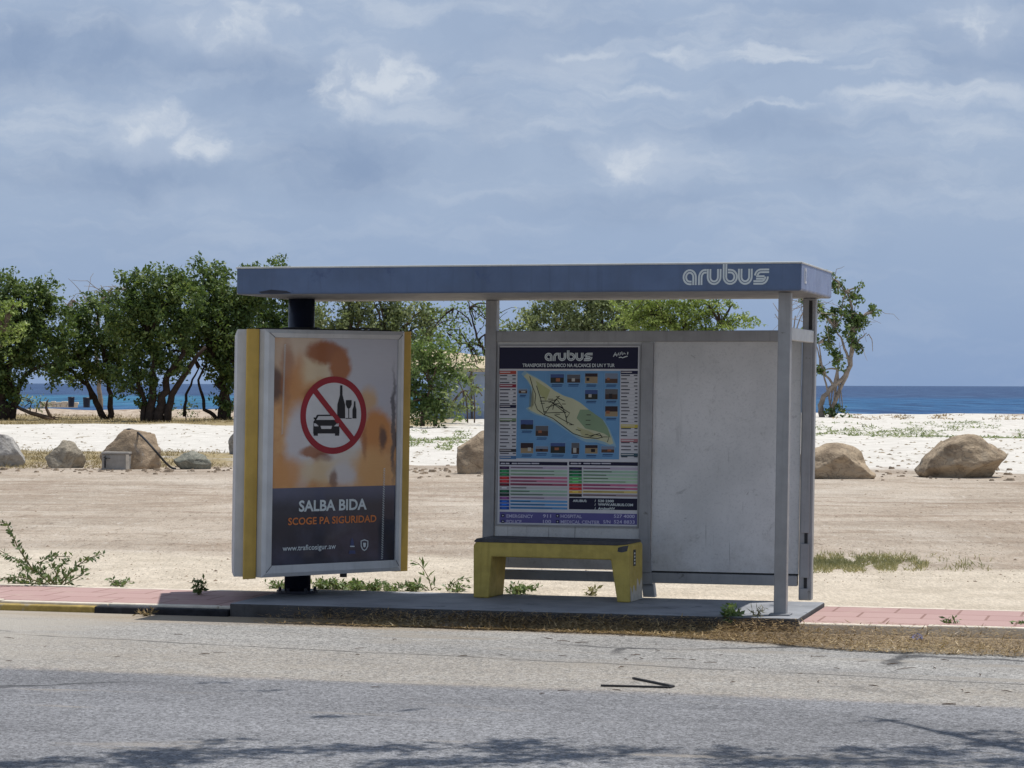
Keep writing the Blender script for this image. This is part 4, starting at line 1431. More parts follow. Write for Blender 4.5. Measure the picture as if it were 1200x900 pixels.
def poster_art():
    yb = -AD_O + 0.0155
    red, ink, lt = MB(), MB(), MB()
    c0, z0 = ap(390, 486.5)
    rxo = (ap(428.7, 486)[0] - ap(351.3, 486)[0]) / 2
    rzo = (ap(390, 441)[1] - ap(390, 532)[1]) / 2
    k = 0.835
    n = 64
    vs = []
    for i in range(n):
        a = 2 * math.pi * i / n
        vs.append((c0 + rxo * math.cos(a), yb, z0 + rzo * math.sin(a)))
    for i in range(n):
        a = 2 * math.pi * i / n
        vs.append((c0 + rxo * k * math.cos(a), yb, z0 + rzo * k * math.sin(a)))
    red.add(vs, [(i, n + i, n + (i + 1) % n, (i + 1) % n) for i in range(n)])
    red.ribbon([ap(367, 457), ap(412.5, 515)], rxo * 0.155, yb - 0.0016)
    # white disc behind
    disc = MB()
    disc.flat([(c0 + rxo * 0.9 * math.cos(2 * math.pi * i / n), z0 + rzo * 0.9 * math.sin(2 * math.pi * i / n)) for i in range(n)], yb + 0.0008)

    def P(l):
        return [ap(x, y) for x, y in l][::-1]
    # bottle, glass, small bottle
    yi = yb - 0.0008
    ink.flat(P([(397.3, 451.5), (400, 451.5), (400.2, 463), (401.5, 468), (403.2, 474), (403.4, 490.4), (394, 490.4), (394.2, 474), (395.8, 468), (397.1, 463)]), yi)
    ink.flat(P([(404.2, 468.8), (410.8, 468.8), (411, 474), (409.3, 478), (407.5, 479.2), (405.6, 478), (404, 474)]), yi)
    ink.flat(P([(407.0, 479), (408.0, 479), (408.0, 490.2), (407.0, 490.2)]), yi)
    ink.flat(P([(404.0, 489.8), (411, 489.8), (411, 490.7), (404.0, 490.7)]), yi)
    ink.flat(P([(413.6, 470.2), (415.3, 470.2), (415.5, 476), (416.6, 480), (416.6, 490.4), (411.9, 490.4), (411.9, 480), (413.3, 476)]), yi)
    # car seen from the front
    ink.flat(P([(370.2, 486.2), (372, 485.9), (388, 485.9), (390, 486.4), (394.5, 491.5), (396.5, 494), (396.8, 508), (366, 508), (366.2, 494), (368, 491.5)]), yi)
    ink.flat(P([(366.5, 507), (371.5, 507), (371.5, 510.6), (366.5, 510.6)]), yi)
    ink.flat(P([(391.5, 507), (396.5, 507), (396.5, 510.6), (391.5, 510.6)]), yi)
    ink.flat(P([(366.5, 489), (369.5, 489.4), (369.5, 491.8), (366.5, 491.2)]), yi)
    ink.flat(P([(393, 489.4), (396.3, 489), (396.3, 491.2), (393, 491.8)]), yi)
    lt.flat(P([(372.2, 487.6), (388.2, 487.6), (391.6, 492), (369.4, 492)]), yi - 0.0008)
    lt.flat(P([(366.6, 496), (369, 496.2), (372.4, 499.5), (367.2, 499.5)]), yi - 0.0008)
    lt.flat(P([(396.2, 496), (393.8, 496.2), (390.2, 499.5), (395.8, 499.5)]), yi - 0.0008)
    lt.flat(P([(374.5, 499), (388, 499), (387, 502.6), (375.5, 502.6)]), yi - 0.0008)
    sg = red.build('prohibition_sign', M['red'], poster)
    tag(sg, 'dark red ring and bar over a car and bottles')
    disc.build('sign_disc', plain('sign_disc_print', S(196, 196, 198), 0.35, 0.4), poster)
    ink.build('car_and_bottle_symbols', M['ink'], poster)
    lt.build('car_lamp_and_window_symbols', plain('pale_symbol_print', S(190, 190, 192), 0.35), poster)
    W, W2, O = MB(), MB(), MB()

    def tx(mb, s, xa, yb_, xb, hpx, bold):
        u, z = ap(xa, yb_)
        h = ap(xa, yb_ - hpx)[1] - z
        text(mb, s, u, z, h, yi, 0, width=ap(xb, yb_)[0] - u, bold=bold)
    tx(W, 'SALBA BIDA', 349.5, 599.2, 429, 13.0, 0.028)
    tx(O, 'SCOGE PA SIGURIDAD', 337, 615.2, 440.3, 8.6, 0.022)
    tx(W2, 'www.traficosigur.aw', 330.6, 645.6, 393, 6.4, 0.012)
    # shield emblem
    E = MB()
    E.ribbon(P([(422.6, 634), (426.5, 632.6), (430.6, 634), (430.4, 640), (428.6, 643.6), (426.5, 645), (424.4, 643.6), (422.8, 640)]), 0.009, yi, closed=True)
    E.flat(P([(425, 636), (428.4, 636), (428, 640.5), (426.6, 641.6), (425.2, 640.5)]), yi)
    # little blue crest
    cr = MB()
    cr.flat(P([(410.5, 634), (412.2, 630.2), (413.8, 634), (414.6, 641), (410, 641)]), yi)
    cr.flat(P([(409, 645), (415.6, 645), (416.2, 649), (408.4, 649)]), yi)
    cr.build('crest', plain('blue_crest_print', S(70, 78, 112), 0.4), poster)
    cr2 = MB()
    cr2.flat(P([(409.6, 639.6), (415, 639.6), (415, 640.8), (409.6, 640.8)]), yi - 0.0006)
    cr2.build('crest_band', M['letter'], poster)
    E.build('shield_emblem', M['letter'], poster)
    wl = W.build('lettering', M['letter'], poster)
    tag(wl, 'white lettering SALBA BIDA')
    W2.build('web_address_lettering', M['letter'], poster)
    ol = O.build('lettering', M['orange'], poster)
    tag(ol, 'orange lettering SCOGE PA SIGURIDAD')
    D = MB()
    for (xa, ya, xb, yb_) in ((332.6, 404, 329.6, 510), (449.5, 549, 447.2, 656)):
        N = 52
        for i in range(N):
            x, y = xa + (xb - xa) * i / N, ya + (yb_ - ya) * i / N
            D.flat(P([(x - 1.5, y + 1.0), (x - 0.5, y + 1.0), (x + 1.5, y - 0.5), (x + 0.5, y - 0.5)]), yi)
    D.build('dashed_marks', M['letter'], poster)


poster_art()



def lean_over(root, kx, ky):
    """the whole structure stands slightly out of plumb"""
    for c in root.children_recursive:
        n = len(c.data.vertices)
        a = np.empty(n * 3, np.float32)
        c.data.vertices.foreach_get('co', a)
        a = a.reshape(n, 3)
        a[:, 0] += kx * a[:, 2]
        a[:, 1] += ky * a[:, 2]
        c.data.vertices.foreach_set('co', a.ravel())
        c.data.update()


bpy.context.view_layer.update()
lean_over(shelter, LEAN, 0.0)
lean_over(ad, LEAN * math.cos(PHI), -LEAN * math.sin(PHI))

# ------------------------------------------------------------------ bench
bA, bB = Vector((-2.557, 0.81)), Vector((-1.30, 0.716))
bl = (bB - bA).length
borg = wp(bA.x, bA.y, PADZ)
bdir = wp(bB.x, bB.y, PADZ) - borg
bench = empty('concrete_bench', borg, (0, 0, math.atan2(bdir.y, bdir.x)), label='low yellow concrete bench with a dark grey top under the route map', cat='bench')
BH, BD = 0.445, 0.36
mb = MB()
mb.xzprism([(0, 0), (0.125, 0), (0.150, BH - 0.125), (bl - 0.150, BH - 0.125), (bl - 0.098, 0), (bl, 0), (bl, BH - 0.018), (bl - 0.02, BH), (0.03, BH), (0, BH - 0.04)], 0, BD)
mb.build('bench_frame', M['bench_y'], bench, bevel=0.010, seg=2)
mb = MB()
mb.xzprism([(0.012, BH - 0.014), (bl - 0.10, BH - 0.014), (bl - 0.012, BH - 0.004), (bl - 0.02, BH + 0.016), (0.03, BH + 0.016), (0.006, BH - 0.006)], -0.006, BD + 0.004)
mb.build('seat', M['bench_top'], bench, bevel=0.006)
mb = MB()
mb.box(bl - 0.0015, bl + 0.002, 0.10, 0.165, 0.27, 0.395)
st = mb.build('sticker', M['black'], bench)
mb = MB()
for k in range(4):
    mb.box(bl + 0.0025, bl + 0.003, 0.118, 0.147, 0.285 + k * 0.025, 0.298 + k * 0.025)
mb.build('sticker_print', M['white'], st)
# bare concrete where the paint has come off the foot
mb = MB()
pp = [(0.03 + 0.32 * i / 12, 0.004) for i in range(13)] + [(0.34 - 0.32 * i / 12, 0.10 + 0.035 * math.sin(i * 1.7) + 0.02 * math.sin(i * 3.1) + 0.04 * (i < 6)) for i in range(13)]
mb.add([(bl + 0.0015, p[0], p[1]) for p in pp], [tuple(range(len(pp)))])
mb.build('chipped_patch', mat('bare_concrete_chip', S(186, 180, 168), 0.85, 0.15, 12, 0.3, 60), bench)
mb = MB()
mb.flat([(bl - 0.095, BH - 0.06), (bl - 0.06, BH - 0.066), (bl - 0.02, BH - 0.055), (bl - 0.008, BH - 0.012), (bl - 0.05, BH - 0.018), (bl - 0.09, BH - 0.03)], -0.0015)
mb.build('chipped_patch', M['bench_top'], bench)


# ------------------------------------------------------------------ foliage
def leaves(centers, size, up=0.35, wratio=0.5, droop=0.0, rng=RNG, sizevar=0.35, dirs=None):
    """one bent leaf (two quads sharing a fold) per centre, as verts and quads"""
    n = len(centers)
    d = rng.normal(size=(n, 3)) if dirs is None else dirs + 0.35 * rng.normal(size=(n, 3))
    d[:, 2] -= droop
    d /= np.linalg.norm(d, axis=1)[:, None]
    nn = rng.normal(size=(n, 3))
    nn[:, 2] += up * 3
    nn -= d * np.sum(nn * d, 1)[:, None]
    nn /= np.linalg.norm(nn, axis=1)[:, None] + 1e-9
    s = np.cross(d, nn)
    L = size * (1 + sizevar * rng.uniform(-1, 1, n))[:, None]
    W = L * wratio
    c = np.asarray(centers)
    v = np.empty((n, 4, 3))
    v[:, 0] = c - d * L * 0.5
    v[:, 1] = c + s * W * 0.5 + nn * L * 0.06
    v[:, 2] = c + d * L * 0.5
    v[:, 3] = c - s * W * 0.5 + nn * L * 0.06
    q = np.arange(n * 4).reshape(n, 4)
    return v.reshape(-1, 3), q


def clumped(blobs, per, spread, dens, rng, flat=0.66):
    """leaf centres gathered in clumps inside ellipsoids (centre, radii)"""
    out, cc = [], []
    for c, r, k in blobs:
        r = np.array(r)
        m = max(3, int(dens * k * (r[0] * r[1] * r[2]) ** (2 / 3)))
        p = rng.normal(size=(m, 3))
        p /= np.linalg.norm(p, axis=1)[:, None]
        rad = rng.uniform(0.25, 1.0, m) ** 0.45
        ctr = np.array(c) + p * rad[:, None] * r
        cc.append(ctr)
        sp = spread * rng.uniform(0.6, 1.4, (m, 1, 1))
        off = rng.normal(size=(m, per, 3))
        off = off / np.linalg.norm(off, axis=2)[:, :, None] * rng.uniform(0, 1, (m, per, 1)) ** 0.5 * sp * 1.6 * np.array([1.0, 1.0, flat])
        # plumes: each clump is drawn out along its own shoot, mostly upwards and to leeward
        sh = rng.normal(size=(m, 1, 3)) * 0.5 + np.array([-0.35, 0.0, 0.75 * (flat > 0.5)])
        sh /= np.linalg.norm(sh, axis=2)[:, :, None]
        al = rng.uniform(-1, 1, (m, per, 1))
        off = off * (1.0 - 0.45 * np.abs(al)) + sh * al * sp * 1.7
        out.append((ctr[:, None, :] + off).reshape(-1, 3))
    return np.concatenate(out), np.concatenate(cc)


def limb_tubes(mb, start, targets, r0, rng, seg=5, wig=0.12, r1=0.02):
    for tgt in targets:
        a, b = np.array(start), np.array(tgt)
        L = np.linalg.norm(b - a)
        pts = []
        for i in range(seg + 1):
            f = i / seg
            p = a * (1 - f) + b * f
            p = p + rng.normal(size=3) * wig * L * 0.12 * math.sin(math.pi * f)
            p[2] += 0.10 * L * math.sin(math.pi * f)
            pts.append(p)
        mb.tube(pts, [r0 * (1 - i / seg) + r1 for i in range(seg + 1)], 5, caps=False)


def tree(name, label, Y, trunks, blobs_px, leaf='leaf_dark', bark='bark_dark', size=0.20, per=84, spread=0.30, dens=20.0, up=0.3, seed=1, group=None, limbs=10, depth=0.75, wr=0.5, cat='tree', twigs=0, flat=0.66):
    """trunks: list of (points [(px,py[,dY])], radius at base px); blobs: (px, py, rx, ry, weight[, dY])"""
    rng = np.random.default_rng(seed)
    k = Y / F
    b0 = trunks[0][0][0]
    root = at(b0[0], b0[1], Y)
    o = empty(name, root, label=label, cat=cat, group=group)
    tm = MB()
    tops = []
    for pts, rad in trunks:
        P = []
        for i, q in enumerate(pts):
            p = at(q[0], q[1], Y + (q[2] if len(q) > 2 else 0.0))
            P.append(p - root)
        # smooth the polyline
        S2 = [P[0]]
        for a, b in zip(P[:-1], P[1:]):
            for f in (0.33, 0.66, 1.0):
                S2.append(a.lerp(b, f) + Vector(rng.normal(size=3)) * rad * k * 0.25)
        S2[0] = S2[0] - Vector((0, 0, 0.25))
        n = len(S2)
        tm.tube(S2, [rad * k * (1.0 - 0.62 * i / (n - 1)) for i in range(n)], 9)
        tops += [S2[-1], S2[max(0, n - 3)]]
    bl = []
    for q in blobs_px:
        x, y, rx, ry, wgt = q[:5]
        dY = q[5] if len(q) > 5 else 0.0
        c = at(x, y, Y + dY) - root
        rx, ry = rx * 1.06, ry * 1.06
        bl.append((tuple(c), (rx * k, (rx + ry) * 0.5 * k * depth * 1.1, ry * k), wgt))
    pts, ctr = clumped(bl, per, spread, dens, rng, flat)
    sel = ctr[rng.permutation(len(ctr))[:limbs * max(1, len(tops) // 2)]]
    for i, tgt in enumerate(sel):
        st = min(tops, key=lambda t: (Vector(tgt) - t).length)
        limb_tubes(tm, st, [tgt], trunks[0][1] * k * 0.28, rng)
    for i in range(twigs):
        c = ctr[rng.integers(len(ctr))]
        limb_tubes(tm, c, [c + rng.normal(size=3) * np.array([0.8, 0.8, 0.6])], 0.012, rng, 4, 0.3, 0.008)
    tm.build('trunk', M[bark], o, smooth=True)
    v, q = leaves(pts, size, up, wr, rng=rng)
    link('crown', npmesh('crown', v, q), M[leaf], o)
    return o


TREES = 'trees between the lot and the sea'
tree('broadleaf_tree', 'dense dark tree at the left edge with a low leaning branch', 118,
     [([(2, 489), (3, 465), (10, 430), (22, 400)], 9), ([(12, 488), (20, 470), (30, 440)], 6)],
     [(5, 385, 45, 45, 1), (35, 360, 30, 32, 1), (48, 338, 18, 18, .8), (15, 340, 28, 18, .9), (45, 405, 28, 34, 1), (8, 440, 30, 28, 1.1), (-20, 400, 40, 60, .9), (10, 470, 14, 16, .6), (70, 385, 14, 25, .7), (60, 430, 22, 14, .7)],
     seed=3, group=TREES)
tree('broadleaf_tree', 'round tree on two thin leaning trunks in front of the bins', 121,
     [([(124, 488), (113, 472), (102, 452), (90, 440), (76, 430)], 4.2), ([(128, 488), (131, 470), (127, 448), (122, 425)], 4.0), ([(108, 462), (101, 445), (96, 425)], 3)],
     [(88, 400, 34, 34, 1), (110, 375, 28, 28, 1), (75, 425, 24, 16, .9), (118, 420, 26, 26, 1), (98, 438, 22, 12, .6), (140, 400, 20, 34, .9), (90, 372, 20, 14, .5), (135, 440, 16, 12, .5)],
     seed=8, group=TREES)
tree('broadleaf_tree', 'tall bushy tree with several dark stems and foliage down to the ground', 116,
     [([(186, 494), (190, 465), (198, 440), (215, 410)], 6.5), ([(175, 493), (180, 466), (182, 435), (178, 400)], 6), ([(196, 493), (200, 462), (222, 432), (240, 405)], 5), ([(168, 493), (170, 470), (160, 440)], 4)],
     [(165, 350, 30, 28, 1), (190, 335, 26, 24, 1), (205, 325, 16, 16, .7), (150, 375, 24, 34, 1), (185, 385, 38, 40, 1.1), (215, 360, 26, 34, 1), (172, 425, 26, 26, .9), (160, 448, 20, 16, .7), (175, 466, 16, 22, .6), (205, 420, 24, 22, .8), (150, 335, 14, 16, .5), (142, 440, 16, 14, .5)],
     seed=5, group=TREES)
tree('broadleaf_tree', 'tall dark tree with a thick trunk just left of the advertising column', 119,
     [([(262, 490), (264, 465), (258, 440), (250, 415)], 8.5), ([(256, 488), (240, 480), (236, 462), (232, 445), (240, 428)], 2.6), ([(216, 482), (219, 462), (226, 445), (233, 430)], 2.0)],
     [(245, 350, 24, 34, 1), (236, 328, 14, 20, .8), (262, 385, 34, 46, 1.1), (275, 350, 26, 36, 1), (232, 395, 26, 32, 1), (285, 420, 30, 36, 1), (260, 430, 26, 20, .8), (270, 465, 14, 22, .7), (300, 335, 22, 22, .9), (318, 320, 14, 14, .6), (252, 318, 10, 12, .6)],
     seed=12, group=TREES)
tree('broadleaf_tree', 'dark tree rising behind the pole and the left end of the roof', 124,
     [([(330, 488), (328, 450), (322, 410)], 8)],
     [(320, 360, 30, 40, 1), (300, 400, 34, 50, 1), (345, 400, 36, 50, 1), (295, 325, 18, 16, .7), (322, 316, 12, 12, .6), (330, 440, 44, 40, .8), (268, 318, 8, 8, .5)],
     seed=22, group=TREES)
tree('broadleaf_tree', 'mid green loose tree seen above the advertising column', 112,
     [([(420, 492), (422, 450), (415, 410)], 6), ([(440, 492), (445, 450), (455, 410)], 5)],
     [(395, 375, 32, 28, 1), (440, 365, 36, 26, 1), (420, 345, 36, 20, .9), (435, 330, 14, 16, .5), (480, 375, 26, 24, .8), (500, 362, 18, 18, .7), (400, 420, 44, 40, .9), (455, 420, 36, 40, .9), (488, 400, 22, 18, .6), (510, 390, 14, 12, .4)],
     leaf='leaf_grey', bark='bark', seed=31, dens=20, size=0.18, group=TREES)
tree('seaside_bush', 'dense green bush right of the advertising column', 100,
     [([(495, 492), (498, 475), (505, 455)], 3), ([(510, 492), (512, 470), (522, 462)], 2.4)],
     [(490, 465, 26, 26, 1), (512, 470, 18, 18, .8), (485, 430, 22, 22, 1), (510, 432, 22, 20, .9), (532, 452, 16, 20, .6), (500, 408, 26, 12, .8), (526, 414, 18, 10, .6), (492, 479, 24, 12, 1.3), (514, 481, 17, 10, 1.2)],
     leaf='leaf_mid', bark='bark', seed=36, dens=26, size=0.16, group='bushes behind the lot', cat='bush')
tree('seaside_bush', 'thin pale shrub beside the blue building wall', 98,
     [([(556, 488), (556, 462), (553, 436)], 0.9), ([(548, 488), (546, 465), (536, 445)], 0.9)],
     [(545, 458, 20, 22, .7), (560, 466, 14, 18, .6), (536, 474, 16, 12, .7), (556, 440, 14, 10, .5)],
     leaf='leaf_grey', bark='bark', seed=37, dens=6, per=20, group='bushes behind the lot', cat='bush', limbs=8)
tree('acacia_tree', 'thin open tree with bent dark branches left of the route map', 108,
     [([(572, 490), (572, 450), (571, 420), (565, 406), (552, 401), (540, 404)], 2.2), ([(568, 410), (560, 398), (556, 384), (551, 366), (548, 350)], 1.6), ([(560, 399), (566, 393), (574, 390)], 1.3), ([(553, 376), (540, 366), (532, 362)], 1.0)],
     [(545, 370, 26, 12, .5), (560, 358, 18, 8, .45), (535, 388, 20, 10, .5), (552, 410, 24, 9, .7), (528, 400, 16, 10, .5), (520, 380, 14, 14, .5), (545, 425, 22, 8, .5), (570, 380, 10, 10, .3)],
     leaf='leaf_mid', seed=41, dens=20, per=34, spread=0.42, size=0.17, twigs=30, group=TREES, limbs=7)
tree('broadleaf_tree', 'wide grey green tree seen over the route map', 104,
     [([(660, 492), (662, 450), (655, 410)], 7), ([(690, 492), (694, 450), (705, 405)], 6)],
     [(620, 385, 30, 24, 1), (655, 370, 40, 22, 1), (700, 372, 40, 22, 1), (740, 380, 30, 22, 1), (640, 410, 46, 30, 1), (710, 410, 50, 30, 1), (598, 392, 14, 10, .5), (680, 350, 60, 12, .8), (740, 352, 50, 8, .8)],
     leaf='leaf_grey', bark='bark', seed=51, dens=23, size=0.17, group=TREES)
tree('acacia_tree', 'flat topped yellow green tree reaching right over the blank panel', 92,
     [([(770, 495), (775, 450), (790, 410), (800, 392)], 6), ([(790, 412), (815, 395), (845, 384)], 3)],
     [(770, 372, 32, 14, 1), (805, 374, 34, 13, 1), (835, 380, 32, 9, 1), (862, 379, 22, 5, .8), (800, 362, 46, 8, .8), (830, 356, 34, 5, .8), (750, 362, 30, 10, .9), (790, 354, 40, 6, .8), (745, 380, 26, 10, .9), (780, 392, 36, 12, .9), (818, 392, 26, 8, .8), (845, 354, 16, 3, .5), (874, 377, 12, 3, .5)],
     leaf='leaf_lime', bark='bark_dark', seed=61, dens=44, per=66, spread=0.26, size=0.13, up=0.6, flat=0.3, group=TREES, twigs=14)
tree('acacia_tree', 'yellow green feathery tree reaching in from the left edge', 80,
     [([(-60, 505), (-58, 460), (-45, 420), (-30, 395)], 7), ([(-45, 420), (-20, 402), (5, 388)], 3)],
     [(-20, 380, 30, 14, 1), (8, 372, 18, 7, 1), (10, 390, 16, 7, .9), (-30, 365, 30, 12, .9), (8, 358, 12, 4, .5), (-5, 404, 16, 8, .6), (15, 382, 12, 4, .8)],
     leaf='leaf_lime', bark='bark', seed=66, dens=26, per=50, spread=0.24, size=0.13, up=0.6, flat=0.3, group=TREES)
tree('dead_topped_tree', 'grey twiggy tree top showing between the two left crowns', 130,
     [([(118, 486), (116, 440), (110, 390), (120, 350), (132, 338)], 3), ([(110, 390), (100, 362), (88, 352)], 1.5), ([(118, 355), (122, 340), (118, 334)], 0.9), ([(126, 345), (140, 338), (146, 336)], 0.9)],
     [(92, 352, 18, 5, .7), (118, 348, 16, 8, .6), (135, 342, 14, 6, .5), (78, 358, 10, 4, .4)],
     leaf='leaf_grey', bark='bark_pale', seed=69, dens=7, per=16, size=0.13, twigs=40, group=TREES, limbs=4)
# right hand tree with twisted stems
tree('sea_grape_tree', 'lone twisted tree with pale stems on the beach to the right', 136,
     [([(964, 486), (961, 476), (966, 464), (978, 452), (990, 440), (996, 428), (998, 405), (1000, 385)], 3.6), ([(973, 486), (980, 466), (990, 446), (997, 428), (1000, 400), (1004, 380)], 2.8), ([(978, 452), (968, 440), (962, 425), (960, 402)], 1.6),
      ([(973, 470), (968, 450), (964, 432), (958, 410), (954, 395)], 1.3), ([(996, 425), (990, 408), (985, 395), (978, 385)], 1.8), ([(1000, 385), (998, 360), (994, 345), (985, 335)], 2.0), ([(975, 455), (982, 440), (981, 420)], 1.0), ([(1004, 400), (1010, 395), (1016, 390)], 1.0),
      ([(1016, 388), (1022, 398), (1023, 412)], 0.7)],
     [(985, 336, 9, 9, .9), (978, 328, 6, 6, .7), (1004, 344, 13, 8, 1), (985, 376, 18, 16, 1.2), (998, 385, 16, 18, 1.0), (974, 400, 14, 12, .9), (1018, 375, 11, 10, .8), (1022, 363, 8, 6, .7), (968, 365, 12, 10, .8), (958, 356, 8, 8, .7), (984, 424, 10, 8, .8), (976, 415, 8, 8, .7), (960, 434, 5, 4, .5),
      (1006, 402, 7, 7, .6), (982, 481, 8, 5, .8), (975, 484, 6, 3, .5)],
     leaf='leaf_dark', bark='bark_pale', seed=75, dens=20, per=46, spread=0.24, size=0.17, wr=0.8, group=None, limbs=14, twigs=40)
tree('bare_shrub', 'bare twiggy shrub behind the front post', 132,
     [([(925, 486), (926, 440), (928, 400), (932, 370)], 1.6), ([(926, 410), (918, 385), (908, 368)], 0.9), ([(928, 400), (915, 370), (906, 355)], 0.8), ([(930, 395), (938, 372), (944, 360)], 0.9), ([(930, 400), (922, 380), (916, 352)], 0.7)],
     [(945, 358, 10, 12, .8), (950, 375, 8, 14, .6), (940, 352, 8, 6, .6)],
     leaf='leaf_mid', bark='bark_pale', seed=78, dens=8, per=12, size=0.22, twigs=40, limbs=10, cat='shrub')
tree('low_shrub', 'low green shrub by the stone wall under the left trees', 128,
     [([(35, 480), (36, 474), (40, 468)], 0.8), ([(42, 480), (46, 472), (48, 466)], 0.7)],
     [(32, 473, 9, 7, 1), (46, 473, 8, 7, 1), (25, 468, 5, 6, .7)], leaf='leaf_grey', seed=81, dens=9, per=20, size=0.16, cat='shrub', limbs=4)
tree('low_shrub', 'small dark shrub at the foot of the thin stem near the column', 120,
     [([(218, 487), (218, 482), (216, 476)], 0.7)], [(217, 482, 8, 7, 1), (222, 476, 5, 6, .7)], leaf='leaf_mid', seed=83, dens=9, per=20, size=0.16, cat='shrub', limbs=3)

# tree on the near verge, beside the camera: its branches overhang the road and throw the shadows at the bottom of the picture
def road_tree():
    rng = np.random.default_rng(99)
    base = Vector((5.4, 5.9, -0.01))
    o = empty('roadside_tree', base, label='spreading tree on the near verge whose branches shade the road', cat='tree')
    spots = [(20, 897, 40, 5, 1), (80, 893, 40, 5, .5), (190, 885, 60, 8, 1), (180, 895, 50, 6, 1), (300, 882, 60, 6, .7), (400, 878, 40, 6, .9), (470, 878, 40, 6, .6), (480, 896, 50, 6, .9), (590, 877, 30, 8, .8), (620, 872, 40, 5, .7), (650, 886, 60, 8, .9),
             (560, 893, 60, 5, .7), (860, 883, 30, 7, .7), (890, 896, 60, 6, .9), (960, 893, 50, 7, .8), (1005, 880, 30, 6, .7), (1090, 882, 50, 6, .9), (1170, 873, 50, 6, .8), (1150, 860, 40, 3, .6), (1060, 894, 60, 6, .8), (1180, 893, 50, 6, .8), (740, 880, 40, 5, .6), (260, 870, 30, 4, .4),
             (250, 801, 14, 1.2, .5), (308, 810, 13, 1.2, .5), (390, 841, 30, 1.6, .7), (472, 833, 14, 1.4, .5), (1030, 845, 20, 2, .4)]
    pts, hubs = [], []
    for x, y, rx, ry, wgt in spots:
        g = gp(x, y, 0.0)
        h = 5.4 + rng.uniform(0, 0.9)
        k = g.y / F
        kz = g.y ** 2 / (F * CAMZ)
        c = np.array([g.x + h * SUN.x / SUN.z, g.y + h * SUN.y / SUN.z, h])
        n = int(rx * ry * wgt * 0.62) + 6
        p = c + rng.normal(size=(n, 3)) * np.array([rx * k * 0.6, ry * kz * 0.55, 0.18])
        pts.append(p)
        if y > 865:
            hubs.append(c)
    # the rest of the crown, out of the picture
    for c, r, n in (((5.0, 7.0, 6.3), (2.2, 2.0, 1.0), 1800), ((3.2, 9.0, 6.6), (1.9, 1.3, 0.7), 1200), ((6.8, 6.0, 6.0), (1.6, 1.8, 0.9), 900), ((3.6, 5.6, 6.2), (1.5, 1.5, 0.8), 900)):
        pts.append(np.array(c) + rng.normal(size=(n, 3)) * np.array(r) * 0.5)
    P = np.concatenate(pts) - np.array(base)
    tm = MB()
    fork = Vector((-0.5, 1.0, 3.6))
    tm.tube([(0, 0, -0.3), (0.05, 0.1, 1.2), (-0.2, 0.5, 2.5), tuple(fork)], [0.26, 0.21, 0.18, 0.15], 12)
    limbs = [[tuple(fork), (-1.6, 3.2, 4.8), (-3.2, 4.6, 5.4), (-5.2, 5.0, 5.7), (-7.0, 5.0, 5.9)], [tuple(fork), (-0.2, 3.2, 4.9), (-0.4, 4.6, 5.4), (-1.0, 5.0, 5.5)], [tuple(fork), (0.8, 0.8, 5.2), (1.4, 0.4, 6.2)], [tuple(fork), (-1.6, 0.2, 5.2), (-2.0, -0.4, 6.0)]]
    nodes = []
    for L in limbs:
        tm.tube(L, [0.11, 0.075, 0.05, 0.032, 0.02][:len(L)], 8)
        for a, b in zip(L[:-1], L[1:]):
            for f in (0.3, 0.6, 1.0):
                nodes.append(Vector(a).lerp(Vector(b), f))
    for c in hubs:
        t = Vector(c) - base
        st = min(nodes, key=lambda q: (q - t).length)
        limb_tubes(tm, st, [t], 0.008, rng, 4, 0.2, 0.004)
    # the long twig whose shadow reaches across the right half of the road
    line = [gp(x, y, 0) for x, y in ((1012, 840), (1060, 849), (1110, 861), (1160, 872), (1220, 886))]
    tw = [(g + SUN / SUN.z * 5.5) - base for g in line]
    tm.tube(tw, [0.010, 0.02, 0.028, 0.034, 0.04], 6)
    tm.build('trunk', M['bark'], o, smooth=True)
    v, q = leaves(P, 0.085, 0.3, 0.55, rng=rng)
    link('crown', npmesh('crown', v, q), M['leaf_mid'], o)


road_tree()


# ------------------------------------------------------------------ boulders
def rockmat(name, a, b, c, vein):
    m = bpy.data.materials.new(name)
    m.use_nodes = True
    t = NT(m.node_tree)
    p = t.n['Principled BSDF']
    P = t.node('ShaderNodeTexCoord').outputs['Object']
    n = t.noise(P, 2.2, 8, 0.62, 0.5)
    col = t.mix(t.rng(n, 0.32, 0.55), a, b)
    col = t.mix(t.rng(t.noise(P, 1.1, 5, 0.6, 1.2), 0.52, 0.66), col, c)
    col = t.mix(t.math('MULTIPLY', t.rng(t.noise(P, 9, 6, 0.7), 0.57, 0.72), 0.4), col, tuple(x * 0.4 for x in a[:3]) + (1,))
    vv = t.noise(t.vmath('MULTIPLY', P, (1, 1, 2.2)), 2.4, 5, 0.6, 1.5)
    col = t.mix(t.math('MULTIPLY', t.rng(t.math('ABSOLUTE', t.math('SUBTRACT', vv, 0.5)), 0.03, 0.004), 0.45), col, vein)
    t.put(p.inputs['Base Color'], col)
    p.inputs['Roughness'].default_value = 0.9
    p.inputs['Specular IOR Level'].default_value = 0.2
    bmp = t.node('ShaderNodeBump')
    bmp.inputs['Strength'].default_value = 0.9
    bmp.inputs['Distance'].default_value = 0.045
    t.put(bmp.inputs['Height'], t.math('ADD', t.noise(P, 7, 8, 0.7), t.math('MULTIPLY', t.voro(P, 4.0), 0.4)))
    t.l.new(bmp.outputs[0], p.inputs['Normal'])
    return m


